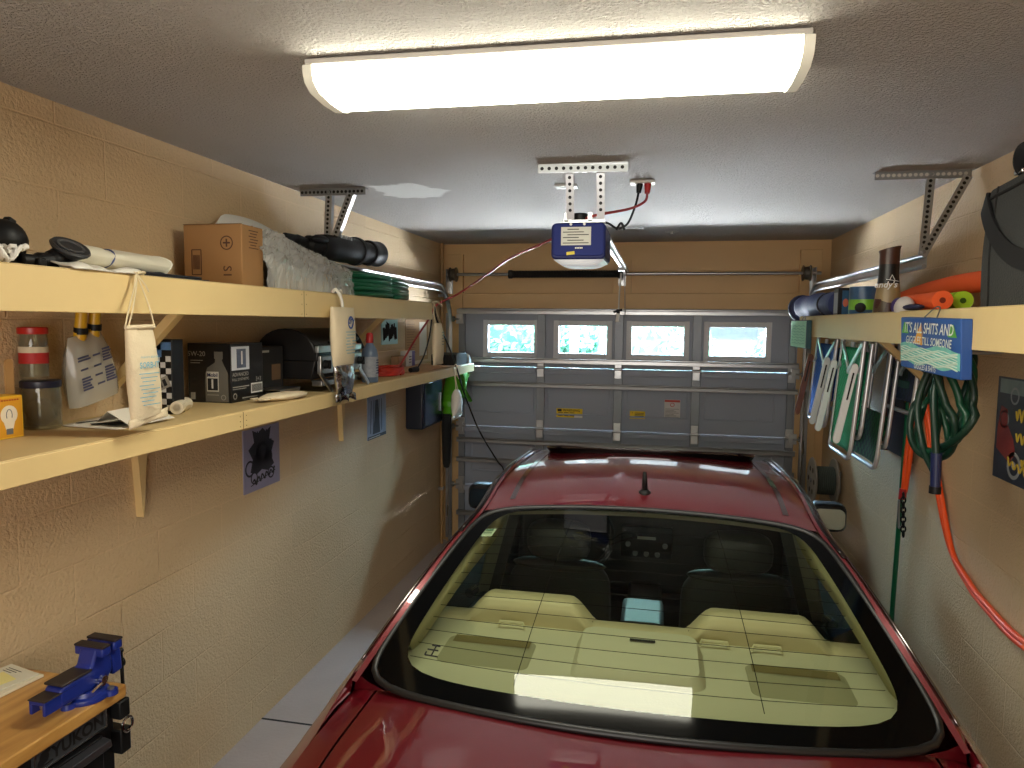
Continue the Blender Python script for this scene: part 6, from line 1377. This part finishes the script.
for sg in (-1, 1):
    g = MB(); g.grid(lambda a, b: Vector((CX + sg * (lerp(.70, .80, b) - .0), lerp(2.35, 4.3, a), lerp(.28, .92, b))), 10, 6); dp = g.build('door_panel', mat('door_panel_grey', (62, 64, 64), .6), car, angle=180, solid=.01)
    g = MB(); g.tube(spline([(CX + sg * .73, 2.45, .80), (CX + sg * .70, 2.6, .78), (CX + sg * .70, 2.95, .74), (CX + sg * .72, 3.1, .72)]), .03, 10); g.build('door_armrest', M_dseat, dp, angle=180)
    g = MB(); g.cyl((CX + sg * .70, 2.75, .86), (CX + sg * .69, 2.8, .86), .02, n=12); g.build('door_handle', M_chrome, dp)
    g = MB(); s1 = Vector((CX + sg * .565, 3.08, 1.33)); s2 = Vector((CX + sg * .75, 3.06, .5)); g.bar(s1, s2, .10, .04, (0, 1, 0)); g.build('centre_pillar', mat('pillar_grey', (120, 116, 100), .7), car, bevel=.012)
    g = MB(); g.bar(s1 + Vector((-sg * .03, -.02, -.06)), s2 + Vector((-sg * .05, -.06, .1)), .045, .002, (0, 1, 0)); g.build('seat_belt', M_dark, car)
MB().box((CX - .74, 2.3, .22), (CX + .74, 4.3, .27)).build('cabin_floor', M_dark, car)
g = MB(); g.grid(lambda a, b: roofP((2 * a - 1) * .97, .01 + .98 * b) + Vector((0, 0, -.03)), 20, 20); g.build('headliner', mat('headliner_tan', (170, 164, 140), .9), car, angle=180)
# ------------------------------------------------------------------ workbench corner with vise
wbn = thing('workbench', 'black tool cabinet workbench with a varnished wood top in the near left corner', 'workbench', (-1.66, 1.2, 0))
WM = Matrix.Translation((-1.436, 1.66, 0)) @ Matrix.Rotation(math.radians(-2.5), 4, 'Z')
mb = MB(); mb.T = WM; mb.box((-.385, -1.2, .915), (0, 0, .952)); mb.build('wood_top', wood_mat('varnished_rubberwood', (160, 112, 54), (204, 158, 88), (9, 1.2, 9), .3, .35), wbn, bevel=.004)
M_cab = mat('black_powder_coat', (16, 16, 18), .4)
mb = MB(); mb.T = WM; mb.box((-.38, -1.18, .10), (-.03, -.02, .913)); cb = mb.build('cabinet', M_cab, wbn, bevel=.003)
for z0_, z1_ in ((.72, .842), (.56, .705), (.40, .545), (.14, .385)):
    mb = MB(); mb.T = WM; mb.box((-.03, -1.10, z0_), (-.012, -.075, z1_)); d_ = mb.build('drawer', mat('drawer_black', (20, 20, 22), .35), wbn, bevel=.003)
    mb = MB(); mb.T = WM; mb.prism([(-.012, z1_ - .004), (.014, z1_ - .008), (.018, z1_ - .024), (.008, z1_ - .034), (-.012, z1_ - .036)], (0, -.075, 0), (1, 0, 0), (0, 0, 1), 1.02); mb.build('handle', mat('dark_aluminium', (110, 110, 116), .3, .9), d_, bevel=.002)
mb = MB(); mb.T = WM; mb.box((-.032, -.275, .855), (-.020, -.055, .910)); np_ = mb.build('name_plate', mat('pewter_plate', (84, 88, 92), .35, .6), cb, bevel=.002)
lt = MB(); lt.T = WM; lt.text('YUKON', (-.0195, -.145, .881), (0, 1, 0), (0, 0, 1), .046, bold=.03); 
lt.ball((-.0195, -.248, .885), (.001, .014, .016), 12, 8); lt.ball((-.0195, -.258, .873), (.001, .010, .012), 12, 8); lt.ball((-.0195, -.238, .897), (.001, .009, .007), 12, 8); lt.bar((-.0195, -.268, .862), (-.0195, -.225, .866), .004, .001, (1, 0, 0))
lt.build('lettering', mat('plate_black', (14, 14, 16), .5), np_, smooth=False)
mb = MB(); mb.T = WM
for k in range(4): mb.bar(((-.0195), (-.275, -.055, -.055, -.275)[k], (.855, .855, .910, .910)[k]), (-.0195, (-.055, -.055, -.275, -.275)[k], (.855, .910, .910, .855)[k]), .003, .003, (1, 0, 0))
mb.build('plate_rim', M_steel, np_)
mb = MB(); mb.T = WM; mb.box((-.06, -.03, .86), (.004, .006, .912)); mb.box((-.06, -.03, .76), (.004, .006, .83)); mb.box((-.06, -.03, .12), (.004, .006, .62)); mb.build('corner_guard', M_black, cb, bevel=.004)
mb = MB(); mb.T = WM; mb.tube([(.006 + .004, -.012 + .018 * math.cos(a), .842 + .02 * math.sin(a)) for a in [2 * PI * k / 16 for k in range(16)]], .004, 6, closed=True); mb.build('lock_ring', M_chrome, cb)
for x in (-.34, -.06):
    for y in (-1.14, -.06):
        mb = MB(); mb.T = WM; mb.cyl((x - .015, y, .05), (x + .015, y, .05), .05, n=20); mb.box((x - .02, y - .03, .085), (x + .02, y + .03, .102)); mb.build('caster', M_black, wbn)

vs_ = thing('bench_vise', 'blue bench vise with dark jaws bolted on the far end of the workbench', 'vise', (-1.50, 1.58, .952))
VM = frame((-1.49, 1.577, .952), -3) @ Matrix.Scale(.9, 4)
M_vb = mat('vise_blue', (26, 44, 128), .35, vary=.06)
M_vd = mat('vise_dark_steel', (58, 50, 48), .5, .5)
mb = MB(); mb.T = VM; mb.lathe([(0, 0), (.062, 0), (.064, .006), (.062, .014), (.05, .018), (.046, .03), (0, .03)], n=36)
for a in (30, 150, 270):
    a = math.radians(a); c, s = math.cos(a) * .066, math.sin(a) * .066; mb.cyl((c, s, 0), (c, s, .016), .020, .018, n=16)
mb.build('swivel_base', M_vb, vs_)
mb = MB(); mb.T = VM
for a in (30, 150, 270):
    a = math.radians(a); c, s = math.cos(a) * .066, math.sin(a) * .066; mb.cyl((c, s, .016), (c, s, .023), .010, n=6)
mb.build('bolt', M_galvd, vs_)
mb = MB(); mb.T = VM      # fixed body: channel, neck, fixed jaw
mb.prism([(-.115, .034), (-.02, .03), (.045, .03), (.07, .055), (.07, .10), (.045, .145), (.012, .145), (-.005, .10), (-.04, .088), (-.10, .088), (-.115, .08)], (-.030, 0, 0), (0, 1, 0), (0, 0, 1), .06)
fb_ = mb.build('fixed_body', M_vb, vs_, bevel=.006)
mb = MB(); mb.T = VM; mb.prism([(.012, .12), (.045, .12), (.045, .147), (.012, .147)], (-.052, 0, 0), (0, 1, 0), (0, 0, 1), .104); mb.build('fixed_jaw', M_vb, vs_, bevel=.004)
mb = MB(); mb.T = VM; mb.box((-.034, -.112, .088), (.034, -.008, .096)); mb.build('anvil', M_vd, vs_, bevel=.003)
mb = MB(); mb.T = VM
mb.box((-.028, -.165, .03), (-.018, -.05, .068)); mb.box((.018, -.165, .03), (.028, -.05, .068)); mb.box((-.028, -.165, .060), (.028, -.05, .070)); mb.build('guide_channel', M_vb, vs_, bevel=.002)
mb = MB(); mb.T = VM; mb.box((-.030, -.167, .0705), (.030, -.06, .074)); mb.build('channel_top', M_vd, vs_, bevel=.001)
mb = MB(); mb.T = VM; mb.cyl((0, -.15, .046), (0, .13, .046), .008, n=12); mb.build('lead_screw', M_steel, vs_)
mb = MB(); mb.T = VM; mb.prism([(.052, .148), (.095, .148), (.105, .10), (.11, .04), (.072, .036), (.072, .08), (.060, .105)], (-.030, 0, 0), (0, 1, 0), (0, 0, 1), .06); mb.prism([(.056, .122), (.09, .122), (.09, .15), (.056, .15)], (-.052, 0, 0), (0, 1, 0), (0, 0, 1), .104); mb.build('moving_jaw', M_vb, vs_, bevel=.005)
mb = MB(); mb.T = VM; mb.box((-.053, .012, .146), (.053, .042, .153)); mb.box((-.053, .058, .149), (.053, .090, .156)); mb.build('jaw_plate', M_vd, vs_, bevel=.0015)
mb = MB(); mb.T = VM; mb.cyl((0, .105, .046), (0, .135, .046), .017, n=16); mb.cyl((.010, .124, .085), (.014, .124, -.05), .0055, n=10); mb.ball((.0095, .124, .088), .009, 10, 8); mb.ball((.0145, .124, -.053), .009, 10, 8); mb.build('screw_handle', M_black, vs_)
mb = MB(); mb.T = VM; mb.cyl((.03, .01, .045), (.055, .01, .045), .009, n=12); mb.cyl((.05, -.03, .035), (.054, .018, .052), .0042, n=8); mb.cyl((.045, .012, .056), (.058, .012, .056), .012, n=12); mb.build('lock_lever', M_chrome, vs_)
t = thing('note_pad', 'pale paper pad with a yellow note on the workbench beside the vise', 'paper pad', (-1.72, 1.58, .952))
mb = MB(); mb.T = frame((-1.765, 1.575, .953), -8); mb.box((-.075, -.06, 0), (.065, .075, .008)); pd = mb.build('pad', mat('pad_paper', (214, 206, 182), .8), t, bevel=.001)
mb = MB(); mb.T = frame((-1.775, 1.58, .9615), -14); mb.box((-.07, -.05, 0), (.06, .07, .004)); pd2 = mb.build('top_sheet', mat('sheet_paper', (208, 204, 186), .8), t, bevel=.001)
mb = MB(); mb.T = frame((-1.775, 1.575, .9662), -20); mb.box((-.04, -.045, 0), (.035, .03, .0012)); mb.build('sticky_note', mat('pale_yellow_note', (222, 212, 140), .8), t, smooth=False)
mb = MB(); mb.T = frame((-1.775, 1.58, .9658), -14); [mb.box((-.05, .035 + .008 * k, 0), (-.01 + .01 * k, .037 + .008 * k, .0004)) for k in range(3)]; mb.build('lettering', M_ink, pd2, smooth=False)

# ------------------------------------------------------------------ outside the garage door
struct('ground', MB().box((-30, YF + .2, -.14), (30, 60, -.02)), mat('pale_driveway', (206, 204, 198), .8, vary=.06), 'pale sunlit driveway outside the garage windows', 'ground', smooth=False)
def bush(label, x, y, z, r, seed, c, name='hedge_bush'):
    t = thing(name, label, 'bush', (x, y, -.02), 'bushes outside')
    mb = MB(); rnd = random.Random(seed)
    for i in range(2200):
        d = Vector((rnd.gauss(0, 1), rnd.gauss(0, 1), rnd.gauss(0, 1))).normalized(); k = (.72 + .3 * rnd.random()) * (1 + .25 * noise.noise(d * 2 + Vector((seed, 0, 0))))
        c_ = Vector((x, y, z)) + Vector((d.x * r[0], d.y * r[1], d.z * r[2])) * k; a = Vector((rnd.gauss(0, 1), rnd.gauss(0, 1), rnd.gauss(0, 1))).normalized(); b = a.orthogonal().normalized(); s = rnd.uniform(.05, .11)
        if c_.z < 0: continue
        mb.add([c_ - a * s, c_ + b * s * .5, c_ + a * s, c_ - b * s * .5], [(0, 1, 2, 3)])
    mb.build('leaves', c, t, smooth=False, kind='stuff')
    mb = MB(); mb.ball((x, y, z), (r[0] * .7, r[1] * .7, r[2] * .72), 14, 10); mb.tube([(x, y, -.02), (x, y, z)], .08, 8); mb.build('stem', mat('shrub_core', (70, 110, 96), .9), t, angle=180)
M_leaf = mat('sunlit_leaves', (120, 178, 150), .6, vary=.3, vscale=3)
M_leaf2 = mat('pale_leaves', (150, 198, 176), .6, vary=.3, vscale=3)
for i, (x, y, z, r) in enumerate(((-3.0, 12.5, 1.2, (1.0, .8, 1.5)), (-1.35, 13.5, .9, (.8, .7, 1.25)), (.0, 12.0, 1.1, (1.0, .8, 1.15)), (2.3, 13.2, .9, (.9, .8, 1.1)), (-5.0, 14, 1.4, (1.3, 1, 1.9)))):
    bush(('tall pale bush seen through the first window', 'low bush seen through the second window', 'wide bush seen through the third window', 'low spreading bush seen through the fourth window', 'big bush beyond the left end of the door')[i], x, y, z, r, i + 3, M_leaf if i % 2 == 0 else M_leaf2)
nb = thing('neighbour_house', 'pale house across the street seen faintly through the windows', 'house', (0, 24, -.02))
mb = MB(); mb.box((-9, 24, -.02), (9, 28, 2.9)); hw = mb.build('wall', mat('house_wall', (232, 232, 230), .8), nb, smooth=False)
mb = MB(); mb.prism([(-9.6, 2.9), (9.6, 2.9), (7, 5.2), (-7, 5.2)], (0, 28.4, 0), (1, 0, 0), (0, 0, 1), 4.8); mb.build('roof', mat('house_roof', (206, 206, 208), .8), nb, smooth=False)
for x in (-6, -2.2, 1.6, 5.5):
    mb = MB(); mb.box((x, 23.95, .9), (x + 1.5, 24.0, 2.2)); mb.build('window', mat('house_window', (190, 204, 216), .2), hw, smooth=False)
for x, lab in ((-2.35, 'white post outside the first window'), (-1.05, 'pale post outside the second window')):
    tag(MB().box((x - .05, 9.0, -.02), (x + .05, 9.1, 2.6)).build('porch_post', M_white, None, smooth=False), lab, 'post')

# ------------------------------------------------------------------ light
w = bpy.data.worlds.new('sky'); sc.world = w; w.use_nodes = True
bg = w.node_tree.nodes['Background']; sk_ = w.node_tree.nodes.new('ShaderNodeTexSky')
try:
    sk_.sky_type = 'HOSEK_WILKIE'; sk_.turbidity = 3; sk_.sun_direction = Vector((.3, .5, .8)).normalized()
except Exception: pass
w.node_tree.links.new(sk_.outputs[0], bg.inputs[0]); bg.inputs[1].default_value = 6
def lamp(name, kind, loc, rot, energy, color, **kw):
    l = bpy.data.lights.new(name, kind); l.energy = energy; l.color = color
    for k, v in kw.items(): setattr(l, k, v)
    o = bpy.data.objects.new(name, l); C.objects.link(o); o.location = loc; o.rotation_euler = rot; o['kind'] = 'helper'; return o
S = Vector((-.35, .25, -1)).to_track_quat('-Z', 'Y').to_euler()
lamp('sun_lamp', 'SUN', (0, 10, 8), S, 15, (1, .97, .92), angle=.02)
# skylight and light thrown up from the sunlit driveway, entering through the door windows
lamp('sky_light', 'AREA', (-.3, 14, 6.2), Vector((0, -.86, -.5)).to_track_quat('-Z', 'Y').to_euler(), 18000, (.50, .76, 1), shape='RECTANGLE', size=11, size_y=4.5)
lamp('driveway_bounce', 'AREA', (-.3, 8.45, .02), Vector((0, -.35, .93)).to_track_quat('-Z', 'Y').to_euler(), 15000, (.96, .95, 1), shape='RECTANGLE', size=6, size_y=4.4)
lamp('back_fill_light', 'AREA', (-.3, -1.2, 1.6), Vector((0, 1, .15)).to_track_quat('-Z', 'Y').to_euler(), 55, (1, .95, .88), shape='RECTANGLE', size=1.6, size_y=1.6)  # added fill lamp behind the camera, evens out the room light

# ------------------------------------------------------------------ camera
cam = bpy.data.cameras.new('camera'); cam.sensor_width = 36; cam.sensor_fit = 'HORIZONTAL'; cam.lens = 36 * 710.99 / 1024; cam.clip_start = .05
co = bpy.data.objects.new('camera', cam); C.objects.link(co)
F = Vector((-.2001804, .97598669, -.08589403)); Rr = Vector((.97939088, .20173789, .00976363)); Uu = Vector((-.02685725, .08216934, .99625644))
co.matrix_world = Matrix(((Rr.x, Uu.x, -F.x, 0), (Rr.y, Uu.y, -F.y, 0), (Rr.z, Uu.z, -F.z, CAMZ), (0, 0, 0, 1)))
sc.camera = co
sc.view_settings.view_transform = 'Standard'; sc.view_settings.look = 'None'; sc.view_settings.exposure = 0
cy_ = sc.cycles
cy_.max_bounces = 10; cy_.transparent_max_bounces = 16; cy_.diffuse_bounces = 5; cy_.glossy_bounces = 5; cy_.caustics_reflective = False; cy_.caustics_refractive = False
cy_.sample_clamp_indirect = 4; cy_.use_denoising = True
